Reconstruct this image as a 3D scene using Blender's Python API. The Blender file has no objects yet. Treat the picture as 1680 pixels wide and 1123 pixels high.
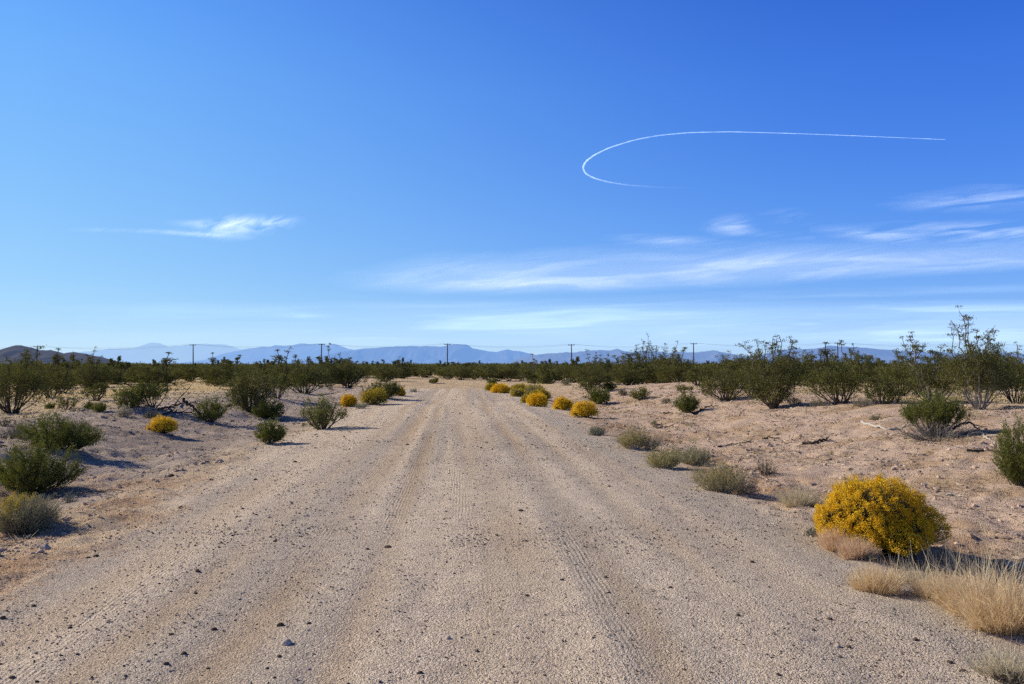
import bpy, math
import numpy as np
R_ = np.random.default_rng(11)
PI = math.pi

# ------------------------------------------------------------------ camera
IW, IH, F, HOR, EYE = 1680.0, 1123.0, 1288.0, 598.0, 1.65
PITCH = math.atan((HOR - IH / 2) / F)
CP, SP = math.cos(PITCH), math.sin(PITCH)

def ray(px, py):
    a, b = (px - IW / 2) / F, (IH / 2 - py) / F
    return np.array([a, CP - b * SP, SP + b * CP])

def at_depth(px, py, Y):
    d = ray(px, py); t = Y / d[1]
    return np.array([0, 0, EYE]) + d * t

def at_height(px, py, Z):
    d = ray(px, py); t = (Z - EYE) / d[2]
    return np.array([0, 0, EYE]) + d * t

# ------------------------------------------------------------------ noise
def _h(ix, iy, s):
    n = (ix.astype(np.int64) * 374761393 + iy.astype(np.int64) * 668265263 + s * 982451653) & 0xFFFFFFFF
    n = ((n ^ (n >> 13)) * 1274126177) & 0xFFFFFFFF
    n = ((n ^ (n >> 16)) * 2246822519) & 0xFFFFFFFF
    return ((n ^ (n >> 15)) & 0xFFFFFF) / float(0xFFFFFF)

def vn(x, y, s=0):
    x, y = np.asarray(x, float), np.asarray(y, float)
    ix, iy = np.floor(x), np.floor(y)
    fx, fy = x - ix, y - iy
    fx = fx * fx * fx * (fx * (fx * 6 - 15) + 10); fy = fy * fy * fy * (fy * (fy * 6 - 15) + 10)
    a, b = _h(ix, iy, s), _h(ix + 1, iy, s)
    c, d = _h(ix, iy + 1, s), _h(ix + 1, iy + 1, s)
    return ((a + (b - a) * fx) * (1 - fy) + (c + (d - c) * fx) * fy) * 2 - 1

def fbm(x, y, s=0, o=4, g=0.5):
    t, a, n = 0, 1.0, 0
    for k in range(o):
        t = t + a * vn(x * 2.03 ** k + 17.3 * k, y * 2.03 ** k - 9.1 * k, s + k); n += a; a *= g
    return t / n

def sstep(a, b, x):
    t = np.clip((x - a) / (b - a), 0, 1)
    return t * t * (3 - 2 * t)

def unit(v):
    return v / np.maximum(np.linalg.norm(v, axis=-1, keepdims=True), 1e-9)

# ------------------------------------------------------------------ terrain
UT = [-60, -25, -14, -11, -9, -7.5, -6.3, -5.3, -4.2, -2, 0, 2, 3.5, 4.3, 5.3, 7, 9, 11.5, 14, 18, 30, 60]
HT = [0.05, 0.08, 0.14, 0.29, 0.29, 0.12, -0.11, -0.16, -0.05, 0.02, 0.03, 0.02, -0.02, -0.13, -0.2, -0.05, 0.2, 0.44, 0.56, 0.55, 0.34, 0.1]
MOUNDS = [(-7.4, 38.5, 1.5, 5.0, 0.62), (-9.6, 34, 1.5, 2.5, 0.12), (-10.8, 22.5, 1.3, 1.0, 0.16), (-9.0, 24.5, 1.2, 1.2, 0.12),
          (-3.6, 54.0, 7.0, 1.6, 0.13), (-8, 62, 5.0, 2.0, 0.22), (6, 60, 6, 3, 0.2), (-12.5, 21, 1.0, 1.0, .1)]
SLANT = 0.066

def base_h(x, y):
    u = x + SLANT * y
    p = (np.interp(u - 0.35, UT, HT) + np.interp(u, UT, HT) + np.interp(u + 0.35, UT, HT)) / 3
    h = p * (1 - sstep(46, 64, y))
    off = sstep(3.6, 6.5, np.abs(u + 0.35))
    h = h + off * 0.09 * fbm(x / 5.5, y / 5.5, 3, 3) * (1 - sstep(120, 400, y))
    for cx, cy, sx, sy, a in MOUNDS:
        h = h + a * np.exp(-((x - cx) / sx) ** 2 - ((y - cy) / sy) ** 2)
    return h

def step_x(x): 
    x = np.abs(x); return np.where(x < 6.5, 0.04, np.where(x < 60, 0.04 + 0.015 * (x - 6.5), 0.06 * x - 2.76))
def step_y(y):
    return np.where(y < 3, 0.4, np.where(y < 8, 0.04, np.where(y < 60, 0.005 * y, 0.03 * y - 1.5)))

def road_edge(x, y):
    """signed distance inside the road (m): > 0 on the road"""
    u = x + SLANT * y
    w = 0.35 * fbm(y / 2.7, x * 0 + 3.1, 21, 3) + 0.12 * vn(y * 2.2, x * 2.2, 22)
    l = u + 4.1 + w - 0.75 * (1 - sstep(8, 17, y))
    r = 3.5 + 0.35 * fbm(y / 3.3, x * 0 + 8.1, 25, 3) + 0.1 * vn(y * 2.1, x * 2, 28) - u
    e = 52 + 0.8 * fbm(x / 2, y * 0, 29, 2) - y
    return np.minimum(np.minimum(l, r), e)

TRACKS = [(-0.70, 0.12, 0.013), (1.07, 0.14, 0.014), (-1.35, 0.18, 0.014), (-2.05, 0.15, 0.011), (0.28, 0.28, 0.008), (2.2, 0.2, 0.008), (-2.9, 0.2, 0.008), (1.6, .16, .007), (-.1, .14, .007)]
def tracks(x, y):
    u = x + SLANT * y
    w = 0.10 * np.sin(y / 6.1) + 0.12 * fbm(y / 7.0, x * 0, 31, 2)
    d = 0; m = 0
    for i, (c, s, a) in enumerate(TRACKS):
        cc = c + w * (0.6 + 0.25 * i) + (0.012 * (y - 8) if i in (2, 3) else 0)
        g = np.exp(-((u - cc) / s) ** 2)
        k = 0.6 + 0.4 * vn(y / 2.5, x * 0 + i * 7, 40 + i)
        d = d - a * k * g + 0.4 * a * k * (np.exp(-((u - cc - 2.0 * s) / (0.6 * s)) ** 2) + np.exp(-((u - cc + 2.0 * s) / (0.6 * s)) ** 2))
        m = np.maximum(m, g * k * (a / 0.012))
    return d, m

def treads(x, y):
    u = x + SLANT * y; t = 0
    for c, k, s in ((-0.72, .006, 1), (-2.0, -.02, 2), (-1.25, -.012, 3), (1.05, .01, 4), (0.05, -.05, 5), (-2.45, -.02, 6)):
        g = sstep(.125, .07, np.abs(u - c - k * (y - 8) - .05 * np.sin(y / 4.3 + s))) * sstep(-.25, .75, vn(y / 2.3, y * 0 + s * 5, 90 + s) + .35 * vn(x * 5, y * 5, 97))
        t = np.maximum(t, g)
    return t

def ground_z(x, y):
    x, y = np.asarray(x, float), np.asarray(y, float)
    sp = np.maximum(step_x(x), step_y(y))
    e = road_edge(x, y)
    rd = sstep(-0.3, 0.5, e)
    z = base_h(x, y)
    td, tm = tracks(x, y)
    z = z + rd * td * sstep(0.5, 0.12, sp)
    for wl, ar, ab, s in ((0.09, 0.0035, 0.014, 51), (0.2, 0.006, 0.034, 52), (0.5, 0.008, 0.042, 53), (1.3, 0.012, 0.04, 54)):
        f = sstep(wl * 0.75, wl * 0.3, sp)
        n = vn(x / wl, y / wl, s)
        if s in (51, 52):
            n = n - 0.25 * np.abs(n)
        z = z + f * n * (ar * rd + ab * (1 - rd)) * (1 - 0.6 * rd * np.clip(tm, 0, 1))
    return z

def ground_at(px, py):
    d = ray(px, py); lo = 1.0
    ts = np.concatenate([np.linspace(3, 60, 1500), np.geomspace(60.1, 900, 1200)])
    P = np.array([0, 0, EYE]) + d[None] * ts[:, None]
    below = P[:, 2] - base_h(P[:, 0], P[:, 1]) < 0
    i = int(np.argmax(below)) if below.any() else len(ts) - 1
    p = P[i]
    return np.array([p[0], p[1], float(ground_z(p[0], p[1]))])

# ------------------------------------------------------------------ mesh helpers
col = bpy.context.scene.collection

class MB:
    """collects vertices and faces of ONE mesh with a per-vertex tone"""
    def __init__(s): s.v, s.f, s.t, s.m, s.n = [], [], [], [], 0
    def add(s, V, Fc, tone=None, mi=0):
        V = np.asarray(V, np.float32).reshape(-1, 3); Fc = np.asarray(Fc, np.int32)
        s.v.append(V); s.f.append(Fc + s.n); s.m.append(np.full(len(Fc), mi, np.int32))
        s.t.append(np.full(len(V), 0.5, np.float32) if tone is None else np.asarray(tone, np.float32).reshape(-1))
        s.n += len(V); return s
    def mesh(s, name, mats, smooth=False):
        me = bpy.data.meshes.new(name)
        V = np.concatenate(s.v)
        me.vertices.add(len(V)); me.vertices.foreach_set('co', V.ravel())
        loops = np.concatenate([f.ravel() for f in s.f])
        cnt = np.concatenate([np.full(len(f), f.shape[1], np.int32) for f in s.f])
        me.loops.add(len(loops)); me.loops.foreach_set('vertex_index', loops.astype(np.int32))
        st = np.concatenate([[0], np.cumsum(cnt)[:-1]]).astype(np.int32)
        me.polygons.add(len(cnt)); me.polygons.foreach_set('loop_start', st)
        me.polygons.foreach_set('material_index', np.concatenate(s.m))
        me.polygons.foreach_set('use_smooth', np.full(len(cnt), smooth))
        a = me.attributes.new('tone', 'FLOAT', 'POINT'); a.data.foreach_set('value', np.concatenate(s.t))
        for m in (mats if isinstance(mats, (list, tuple)) else [mats]): me.materials.append(m)
        me.update(calc_edges=True)
        return me

def link(name, data, parent=None, loc=None):
    o = bpy.data.objects.new(name, data); col.objects.link(o)
    if parent is not None: o.parent = parent
    if loc is not None: o.location = [float(c) for c in loc]
    return o

def tag(o, label=None, cat=None, group=None, kind=None):
    if label: o['label'] = label
    if cat: o['category'] = cat
    if group: o['group'] = group
    if kind: o['kind'] = kind
    return o

def tubes(P, Rd, sides=4, rng=R_):
    """P (N,K,3) paths, Rd (N,K) radii -> verts, quads"""
    N, K = P.shape[:2]
    T = unit(np.gradient(P, axis=1))
    ref = unit(rng.normal(size=(N, 1, 3)))
    A = unit(np.cross(T, np.broadcast_to(ref, T.shape))); B = np.cross(T, A)
    an = np.arange(sides) * 2 * PI / sides
    V = P[:, :, None] + Rd[:, :, None, None] * (np.cos(an)[None, None, :, None] * A[:, :, None] + np.sin(an)[None, None, :, None] * B[:, :, None])
    i = np.arange(N)[:, None, None] * K * sides; k = np.arange(K - 1)[None, :, None] * sides; j = np.arange(sides)[None, None]
    j2 = (j + 1) % sides
    Fc = np.stack(np.broadcast_arrays(i + k + j, i + k + j2, i + k + sides + j2, i + k + sides + j), -1).reshape(-1, 4)
    return V.reshape(-1, 3), Fc

def leaves(C, D, L, Wd, rng=R_):
    """rhombic leaves: centres of base C, direction D, length L, width Wd"""
    N = len(C); D = unit(D)
    S = unit(np.cross(D, rng.normal(size=(N, 3))))
    Nn = np.cross(D, S)
    L = np.broadcast_to(L, N)[:, None]; Wd = np.broadcast_to(Wd, N)[:, None]
    m = C + D * L * 0.5 + Nn * L * 0.08
    V = np.stack([C, m + S * Wd / 2, C + D * L, m - S * Wd / 2], 1).reshape(-1, 3)
    Fc = np.arange(N * 4).reshape(N, 4)
    return V, Fc

ICO_V = None
def ico():
    p = (1 + 5 ** .5) / 2
    V = np.array([[-1, p, 0], [1, p, 0], [-1, -p, 0], [1, -p, 0], [0, -1, p], [0, 1, p], [0, -1, -p], [0, 1, -p], [p, 0, -1], [p, 0, 1], [-p, 0, -1], [-p, 0, 1]]) / math.sqrt(1 + p * p)
    Fc = np.array([[0, 11, 5], [0, 5, 1], [0, 1, 7], [0, 7, 10], [0, 10, 11], [1, 5, 9], [5, 11, 4], [11, 10, 2], [10, 7, 6], [7, 1, 8], [3, 9, 4], [3, 4, 2], [3, 2, 6], [3, 6, 8], [3, 8, 9], [4, 9, 5], [2, 4, 11], [6, 2, 10], [8, 6, 7], [9, 8, 1]])
    return V, Fc
IV, IF = ico()

def stones(C, S, rng=R_, flat=0.65):
    N = len(C)
    V = IV[None] * (1 + 0.28 * rng.normal(size=(N, 12, 1))) * (np.stack([rng.uniform(.75, 1.35, N), rng.uniform(.7, 1.1, N), rng.uniform(flat - .2, flat + .25, N)], -1)[:, None])
    a = rng.uniform(0, 2 * PI, N); ca, sa = np.cos(a)[:, None], np.sin(a)[:, None]
    X = V[..., 0] * ca - V[..., 1] * sa; Y = V[..., 0] * sa + V[..., 1] * ca
    V = np.stack([X, Y, V[..., 2]], -1) * np.asarray(S)[:, None, None] + C[:, None]
    Fc = (IF[None] + 12 * np.arange(N)[:, None, None]).reshape(-1, 3)
    return V.reshape(-1, 3), Fc

# ------------------------------------------------------------------ materials
def new_mat(name):
    m = bpy.data.materials.new(name); m.use_nodes = True
    nt = m.node_tree; nt.nodes.clear()
    return m, nt, nt.nodes, nt.links

def mixc(nt, fac, a, b, blend='MIX'):
    n = nt.nodes.new('ShaderNodeMix'); n.data_type = 'RGBA'; n.blend_type = blend
    for sock, v in ((n.inputs[0], fac), (n.inputs[6], a), (n.inputs[7], b)):
        if isinstance(v, (int, float)): sock.default_value = v
        elif isinstance(v, tuple): sock.default_value = (*v, 1) if len(v) == 3 else v
        else: nt.links.new(v, sock)
    return n.outputs[2]

def math_(nt, op, a, b=None, clamp=False):
    n = nt.nodes.new('ShaderNodeMath'); n.operation = op; n.use_clamp = clamp
    for k, v in enumerate((a, b)):
        if v is None: continue
        if isinstance(v, (int, float)): n.inputs[k].default_value = v
        else: nt.links.new(v, n.inputs[k])
    return n.outputs[0]

def attr(nt, name):
    n = nt.nodes.new('ShaderNodeAttribute'); n.attribute_name = name; return n

def leaf_mat(name, c1, c2, c3=None, trans=0.35, rough=0.6, vary=0.25):
    m, nt, N, L = new_mat(name)
    t = attr(nt, 'tone').outputs['Fac']
    c = mixc(nt, t, c1, c2)
    oi = N.new('ShaderNodeObjectInfo')
    if c3: c = mixc(nt, math_(nt, 'MULTIPLY', oi.outputs['Random'], vary * 2), c, c3)
    d = N.new('ShaderNodeBsdfDiffuse'); tr = N.new('ShaderNodeBsdfTranslucent'); gl = N.new('ShaderNodeBsdfGlossy')
    gl.inputs['Roughness'].default_value = rough; gl.inputs['Color'].default_value = (.9, .9, .85, 1)
    L.new(c, d.inputs['Color']); L.new(c, tr.inputs['Color'])
    mx = N.new('ShaderNodeMixShader'); mx.inputs[0].default_value = trans
    L.new(d.outputs[0], mx.inputs[1]); L.new(tr.outputs[0], mx.inputs[2])
    m2 = N.new('ShaderNodeMixShader'); m2.inputs[0].default_value = 0.03
    L.new(mx.outputs[0], m2.inputs[1]); L.new(gl.outputs[0], m2.inputs[2])
    o = N.new('ShaderNodeOutputMaterial'); L.new(m2.outputs[0], o.inputs[0])
    return m

def bark_mat(name, c1, c2, scale=30):
    m, nt, N, L = new_mat(name)
    t = attr(nt, 'tone').outputs['Fac']
    nz = N.new('ShaderNodeTexNoise'); nz.inputs['Scale'].default_value = scale; nz.inputs['Detail'].default_value = 3
    co = N.new('ShaderNodeTexCoord'); L.new(co.outputs['Object'], nz.inputs['Vector'])
    f = math_(nt, 'ADD', math_(nt, 'MULTIPLY', t, 0.6), math_(nt, 'MULTIPLY', math_(nt, 'SUBTRACT', nz.outputs[0], 0.3), 0.8), True)
    c = mixc(nt, f, c1, c2)
    d = N.new('ShaderNodeBsdfDiffuse'); L.new(c, d.inputs['Color'])
    o = N.new('ShaderNodeOutputMaterial'); L.new(d.outputs[0], o.inputs[0])
    return m

def rock_mat(name, c1, c2):
    m, nt, N, L = new_mat(name)
    t = attr(nt, 'tone').outputs['Fac']
    nz = N.new('ShaderNodeTexNoise'); nz.inputs['Scale'].default_value = 90; nz.inputs['Detail'].default_value = 4
    g = N.new('ShaderNodeNewGeometry'); L.new(g.outputs['Position'], nz.inputs['Vector'])
    c = mixc(nt, t, c1, c2)
    c = mixc(nt, 0.35, c, nz.outputs[0], 'OVERLAY')
    b = N.new('ShaderNodeBump'); b.inputs['Strength'].default_value = 0.4; b.inputs['Distance'].default_value = 0.004
    L.new(nz.outputs[0], b.inputs['Height'])
    d = N.new('ShaderNodeBsdfDiffuse'); L.new(c, d.inputs['Color']); L.new(b.outputs[0], d.inputs['Normal'])
    o = N.new('ShaderNodeOutputMaterial'); L.new(d.outputs[0], o.inputs[0])
    return m

def ground_mat(name, bump_k):
    m, nt, N, L = new_mat(name)
    geo = N.new('ShaderNodeNewGeometry'); pos = geo.outputs['Position']
    tint = attr(nt, 'tint').outputs['Color']; road = attr(nt, 'roadness').outputs['Fac']; trk = attr(nt, 'track').outputs['Fac']
    def noise(sc, det=3, rough=0.6):
        n = N.new('ShaderNodeTexNoise'); n.inputs['Scale'].default_value = sc; n.inputs['Detail'].default_value = det; n.inputs['Roughness'].default_value = rough
        L.new(pos, n.inputs['Vector']); return n.outputs[0]
    def voro(sc, out='Distance'):
        n = N.new('ShaderNodeTexVoronoi'); n.inputs['Scale'].default_value = sc; L.new(pos, n.inputs['Vector']); return n.outputs[out]
    n1, n2, n3 = noise(48, 4, .7), noise(9, 3), noise(160, 2)
    v1, v2 = voro(120), voro(58)
    # speckle of single grains
    cell = N.new('ShaderNodeTexVoronoi'); cell.inputs['Scale'].default_value = 95; L.new(pos, cell.inputs['Vector'])
    sx = N.new('ShaderNodeSeparateColor'); L.new(cell.outputs['Color'], sx.inputs[0])
    grain = math_(nt, 'ADD', math_(nt, 'MULTIPLY', math_(nt, 'SUBTRACT', sx.outputs[0], 0.5), 0.55), 1.0)
    blot = math_(nt, 'ADD', math_(nt, 'MULTIPLY', math_(nt, 'SUBTRACT', n1, 0.5), 0.9), 1.0)
    blot2 = math_(nt, 'ADD', math_(nt, 'MULTIPLY', math_(nt, 'SUBTRACT', n2, 0.5), 0.5), 1.0)
    f = math_(nt, 'MULTIPLY', math_(nt, 'MULTIPLY', grain, blot), blot2)
    vs = N.new('ShaderNodeVectorMath'); vs.operation = 'SCALE'; L.new(tint, vs.inputs[0]); L.new(f, vs.inputs['Scale'])
    # tyre ribs: fine ridges running along the road where tracks are
    sp = N.new('ShaderNodeSeparateXYZ'); L.new(pos, sp.inputs[0])
    u = math_(nt, 'ADD', sp.outputs[0], math_(nt, 'MULTIPLY', sp.outputs[1], SLANT))
    wob = math_(nt, 'MULTIPLY', noise(1.1, 2), 0.05)
    rib = math_(nt, 'SINE', math_(nt, 'MULTIPLY', math_(nt, 'ADD', u, wob), 2 * PI / 0.036))
    rib = math_(nt, 'MULTIPLY', math_(nt, 'MULTIPLY', rib, trk), 0.27)
    hgt = math_(nt, 'ADD', math_(nt, 'ADD', math_(nt, 'MULTIPLY', v1, -0.8), math_(nt, 'MULTIPLY', v2, -0.9)), math_(nt, 'ADD', math_(nt, 'MULTIPLY', n1, 1.6), math_(nt, 'MULTIPLY', n3, 0.4)))
    hgt = math_(nt, 'ADD', hgt, rib)
    b = N.new('ShaderNodeBump'); b.inputs['Strength'].default_value = 0.9; b.inputs['Distance'].default_value = bump_k
    L.new(hgt, b.inputs['Height'])
    d = N.new('ShaderNodeBsdfDiffuse'); d.inputs['Roughness'].default_value = 0.0
    L.new(vs.outputs[0], d.inputs['Color']); L.new(b.outputs[0], d.inputs['Normal'])
    o = N.new('ShaderNodeOutputMaterial'); L.new(d.outputs[0], o.inputs[0])
    return m

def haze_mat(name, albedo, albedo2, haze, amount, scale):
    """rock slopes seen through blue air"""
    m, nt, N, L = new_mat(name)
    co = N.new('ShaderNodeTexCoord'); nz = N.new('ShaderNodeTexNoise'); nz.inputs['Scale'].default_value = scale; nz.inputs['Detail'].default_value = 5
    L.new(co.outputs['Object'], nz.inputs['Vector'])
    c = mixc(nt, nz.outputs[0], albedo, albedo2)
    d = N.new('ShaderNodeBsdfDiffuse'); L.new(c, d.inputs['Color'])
    e = N.new('ShaderNodeEmission'); e.inputs['Color'].default_value = (*haze, 1)  # air haze painted as blue emission mixed over the slopes
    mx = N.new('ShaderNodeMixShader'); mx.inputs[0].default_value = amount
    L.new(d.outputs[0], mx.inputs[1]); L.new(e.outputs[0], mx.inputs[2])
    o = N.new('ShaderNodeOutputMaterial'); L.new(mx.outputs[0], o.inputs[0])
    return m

def cloud_mat(name, glow=0.0):
    m, nt, N, L = new_mat(name)
    a = attr(nt, 'tone').outputs['Fac']
    d = N.new('ShaderNodeBsdfDiffuse'); t = N.new('ShaderNodeBsdfTranslucent'); d.inputs[0].default_value = t.inputs[0].default_value = (.80, .93, 1, 1)
    add = N.new('ShaderNodeAddShader'); L.new(d.outputs[0], add.inputs[0]); L.new(t.outputs[0], add.inputs[1])
    tp = N.new('ShaderNodeBsdfTransparent')
    mx = N.new('ShaderNodeMixShader'); L.new(a, mx.inputs[0]); L.new(tp.outputs[0], mx.inputs[1]); L.new(add.outputs[0], mx.inputs[2])
    o = N.new('ShaderNodeOutputMaterial'); L.new(mx.outputs[0], o.inputs[0])
    return m

M = {}
M['creo'] = leaf_mat('creosote_leaf', (.048, .060, .011), (.190, .198, .034), (.15, .135, .03))
M['dense'] = leaf_mat('shrub_leaf', (.062, .080, .009), (.255, .258, .036), (.15, .17, .03))
M['rabbit_leaf'] = leaf_mat('rabbitbrush_leaf', (.08, .09, .015), (.22, .20, .045))
M['grey_leaf'] = leaf_mat('grey_shrub_leaf', (.15, .15, .065), (.36, .34, .17), (.33, .27, .13))
M['pale_leaf'] = leaf_mat('saltbush_leaf', (.17, .195, .125), (.36, .385, .26))
M['flower'] = leaf_mat('yellow_flower', (.72, .43, .006), (.98, .70, .025), trans=0.3)
M['flower_dull'] = leaf_mat('faded_flower', (.42, .31, .02), (.68, .52, .05), trans=0.3)
M['olive_leaf'] = leaf_mat('olive_weed_leaf', (.24, .23, .06), (.60, .55, .19), (.40, .30, .12))
M['pale_brush'] = leaf_mat('pale_brush_leaf', (.24, .25, .12), (.52, .50, .27))
M['twig_tan'] = bark_mat('tan_twig', (.26, .215, .14), (.55, .47, .33))
M['straw'] = leaf_mat('dry_straw', (.55, .40, .22), (.95, .78, .50), trans=0.4)
M['straw_pink'] = leaf_mat('dry_rust_straw', (.55, .38, .23), (.90, .70, .49), trans=0.4)
M['straw_grey'] = leaf_mat('dry_grey_straw', (.38, .32, .20), (.78, .69, .48), trans=0.4)
M['litter'] = leaf_mat('leaf_litter', (.07, .055, .04), (.34, .26, .17), trans=.1)
M['bark'] = bark_mat('dark_bark', (.045, .036, .028), (.17, .14, .115))
M['bark_grey'] = bark_mat('weathered_bark', (.10, .09, .08), (.36, .33, .29))
M['dead_dark'] = bark_mat('dark_dead_wood', (.04, .032, .026), (.13, .10, .08))
M['dead_pale'] = bark_mat('bleached_dead_wood', (.30, .27, .24), (.62, .58, .52))
M['pole'] = bark_mat('pole_wood', (.035, .03, .028), (.09, .075, .06), 6)
M['stone'] = rock_mat('gravel_stone', (.07, .06, .05), (.62, .53, .44))
M['clod'] = rock_mat('soil_clod', (.26, .19, .14), (.66, .52, .41))
M['rock_dark'] = rock_mat('dark_clod', (.055, .045, .038), (.16, .125, .10))  # albedo darkened to stand for the clods' shaded near side
M['rock_pale'] = rock_mat('pale_rock', (.36, .31, .26), (.60, .52, .45))
M['road'] = ground_mat('road_dirt', 0.0125)
M['soil'] = ground_mat('desert_soil', 0.015)
M['cloud'] = cloud_mat('thin_cloud')

# ------------------------------------------------------------------ ground and road
def lines(step, a, b):
    p = [a]
    while p[-1] < b: p.append(p[-1] + float(step(np.float64(p[-1]))))
    return np.array(p)
xs = lines(step_x, 0.0, 40000.0); xs = np.concatenate([-xs[:0:-1], xs])
ys = lines(step_y, -40.0, 90000.0)
X, Y = np.meshgrid(xs, ys)
Z = ground_z(X, Y)
nx, ny = len(xs), len(ys)

def mix3(a, b, t): return a + (np.array(b) - a) * t[..., None]
def tint_at(x, y):
    u = x + SLANT * y; e = road_edge(x, y); rd = sstep(-0.45, 0.55, e)
    td, tm = tracks(x, y)
    c = np.empty(x.shape + (3,)); c[:] = (.56, .44, .32)                        # sandy plain
    n1, n2, n3 = fbm(x / 3.1, y / 3.1, 61, 4), fbm(x / 0.8, y / 0.8, 62, 3), fbm(x / 9, y / 9, 63, 3)
    right = sstep(3.0, 4.5, u)
    bank = right * sstep(15.5, 12.5, u + 1.5 * n1) * sstep(62, 45, y)
    c = mix3(c, (.56, .43, .345), bank)
    c = mix3(c, (.46, .335, .235), bank * sstep(-0.1, 0.45, n2 + 0.5 * n1))
    left = sstep(-3.9, -5.2, u)
    verge = left * sstep(-15, -10, u + 2 * n1) * sstep(60, 42, y)
    c = mix3(c, (.45, .385, .345), verge * 0.9)
    c = mix3(c, (.34, .28, .235), verge * sstep(.0, .45, n2 + .5 * n3) * .6)
    # dry grass on the flats
    flat = np.maximum(sstep(12.5, 16, u + 2 * n1), sstep(-9.5, -12.5, u + 2 * n1)) * sstep(14, 24, y)
    far = sstep(30, 60, y)
    c = mix3(c, (.62, .50, .26), np.clip(flat * (0.25 + 0.75 * sstep(-.25, .35, n1)) * 0.85, 0, 1))
    c = mix3(c, (.50, .385, .25), far * (1 - sstep(52, 70, np.abs(u) * 8)) * 0.5)
    # rusty ground cover on the left shoulder
    rust = sstep(-2.9, -3.5, u) * sstep(-7.5, -5.6, u) * sstep(14, 10, y) * sstep(4.0, 5.5, y)
    c = mix3(c, (.44, .29, .18), rust * sstep(-0.2, 0.4, n2 + 0.4 * n1) * 0.7)
    rr = sstep(3.3, 4.0, u) * sstep(5.6, 4.6, u) * sstep(30, 20, y)
    c = mix3(c, (.42, .26, .15), rr * sstep(-.25, .25, n2) * 0.85)
    # road
    r = np.empty_like(c); r[:] = (.56, .475, .395)
    r = mix3(r, (.62, .53, .44), sstep(.0, .6, n1))
    r = mix3(r, (.48, .41, .345), sstep(.05, .6, n3 + 0.4 * n2))
    stripe = fbm(u * 1.9, y / 22, 65, 3)
    r = mix3(r, (.455, .40, .35), sstep(-.05, .4, stripe) * 0.9)
    r = mix3(r, (.65, .545, .435), sstep(-.05, .4, -stripe) * 0.75)
    r = mix3(r, (.48, .365, .255), np.clip(tm * 1.15, 0, 1) * 0.68)
    c = mix3(c, r, rd) if False else c + (r - c) * rd[..., None]
    c = np.minimum(c * np.array([1.19, 1.18, 1.135]), .74)
    # haze of the far distance painted into the ground tint
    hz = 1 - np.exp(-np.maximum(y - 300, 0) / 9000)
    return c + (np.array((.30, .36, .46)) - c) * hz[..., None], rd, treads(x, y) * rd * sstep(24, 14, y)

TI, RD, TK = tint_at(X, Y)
idx = np.arange(nx * ny).reshape(ny, nx)
Q = np.stack([idx[:-1, :-1], idx[:-1, 1:], idx[1:, 1:], idx[1:, :-1]], -1).reshape(-1, 4)
cx_, cy_ = (X[:-1, :-1] + X[1:, 1:]).ravel() / 2, (Y[:-1, :-1] + Y[1:, 1:]).ravel() / 2
on_road = (road_edge(cx_, cy_) > 0)
VV = np.stack([X, Y, Z], -1).reshape(-1, 3)

def sheet(name, faces, mat):
    used = np.unique(faces); mp = np.full(len(VV), -1, np.int64); mp[used] = np.arange(len(used))
    b = MB().add(VV[used], mp[faces]); me = b.mesh(name, mat, smooth=True)
    a = me.attributes.new('tint', 'FLOAT_COLOR', 'POINT')
    rgba = np.ones((len(used), 4), np.float32); rgba[:, :3] = TI.reshape(-1, 3)[used]; a.data.foreach_set('color', rgba.ravel())
    for nm, arr in (('roadness', RD), ('track', TK)):
        a = me.attributes.new(nm, 'FLOAT', 'POINT'); a.data.foreach_set('value', arr.ravel()[used].astype(np.float32))
    o = link(name, me); o['kind'] = 'structure'; return o
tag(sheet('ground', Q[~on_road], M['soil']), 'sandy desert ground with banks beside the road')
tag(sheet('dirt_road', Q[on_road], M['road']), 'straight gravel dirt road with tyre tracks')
print('ground', nx, ny, len(Q))

# ------------------------------------------------------------------ loose gravel (nobody could count it)
def gravel():
    b = MB()
    for n, y0, y1, s0, s1, pw in ((30000, 3.4, 8, .0035, .009, 1.0), (26000, 7, 17, .006, .014, 1.0), (16000, 15, 48, .010, .028, 1.0)):
        y = y0 + (y1 - y0) * R_.random(n) ** pw
        x = R_.uniform(-1, 1, n) * (0.72 * y + 1.0)
        u = x + SLANT * y; e = road_edge(x, y)
        keep = ((e > -0.2) | (R_.random(n) < 0.55)) & (u > -14) & (u < 15)
        dens = fbm(x / 1.2, y / 1.2, 71, 3)
        keep &= R_.random(n) < np.clip(0.6 + 0.9 * dens, 0.1, 1)
        td, tm = tracks(x, y); keep &= R_.random(n) > 0.7 * tm * (e > 0)
        x, y = x[keep], y[keep]
        s = s0 + (s1 - s0) * R_.random(len(x)) ** 3
        C = np.stack([x, y, ground_z(x, y) + s * 0.25], -1)
        V, Fc = stones(C, s)
        tone = np.clip(R_.normal(.62, .22, len(x)), 0, 1); tone = np.where(R_.random(len(x)) < 0.27, 0.04, tone)
        b.add(V, Fc, np.repeat(tone, 12))
    tag(link('gravel', b.mesh('gravel', M['stone'])), 'loose gravel and grit scattered over the dirt road', kind='stuff')
gravel()

# ------------------------------------------------------------------ plants: generators return {part name: mesh}
def path(base, end, K, wig, sag, rng, pw=1.15):
    """curved paths from base to end; rise faster near the tip"""
    N = len(base); t = np.linspace(0, 1, K)[None, :, None]
    d = end - base
    P = base[:, None] + d[:, None] * t
    hor = d.copy(); hor[:, 2] = 0
    P = P + hor[:, None] * (0.22 * sag * np.sin(PI * t))
    nz = rng.normal(size=(N, K, 3)) * wig * np.linalg.norm(d, axis=-1)[:, None, None]
    nz[:, 0] = 0
    return P + np.cumsum(nz, 1) * 0.5

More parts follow.
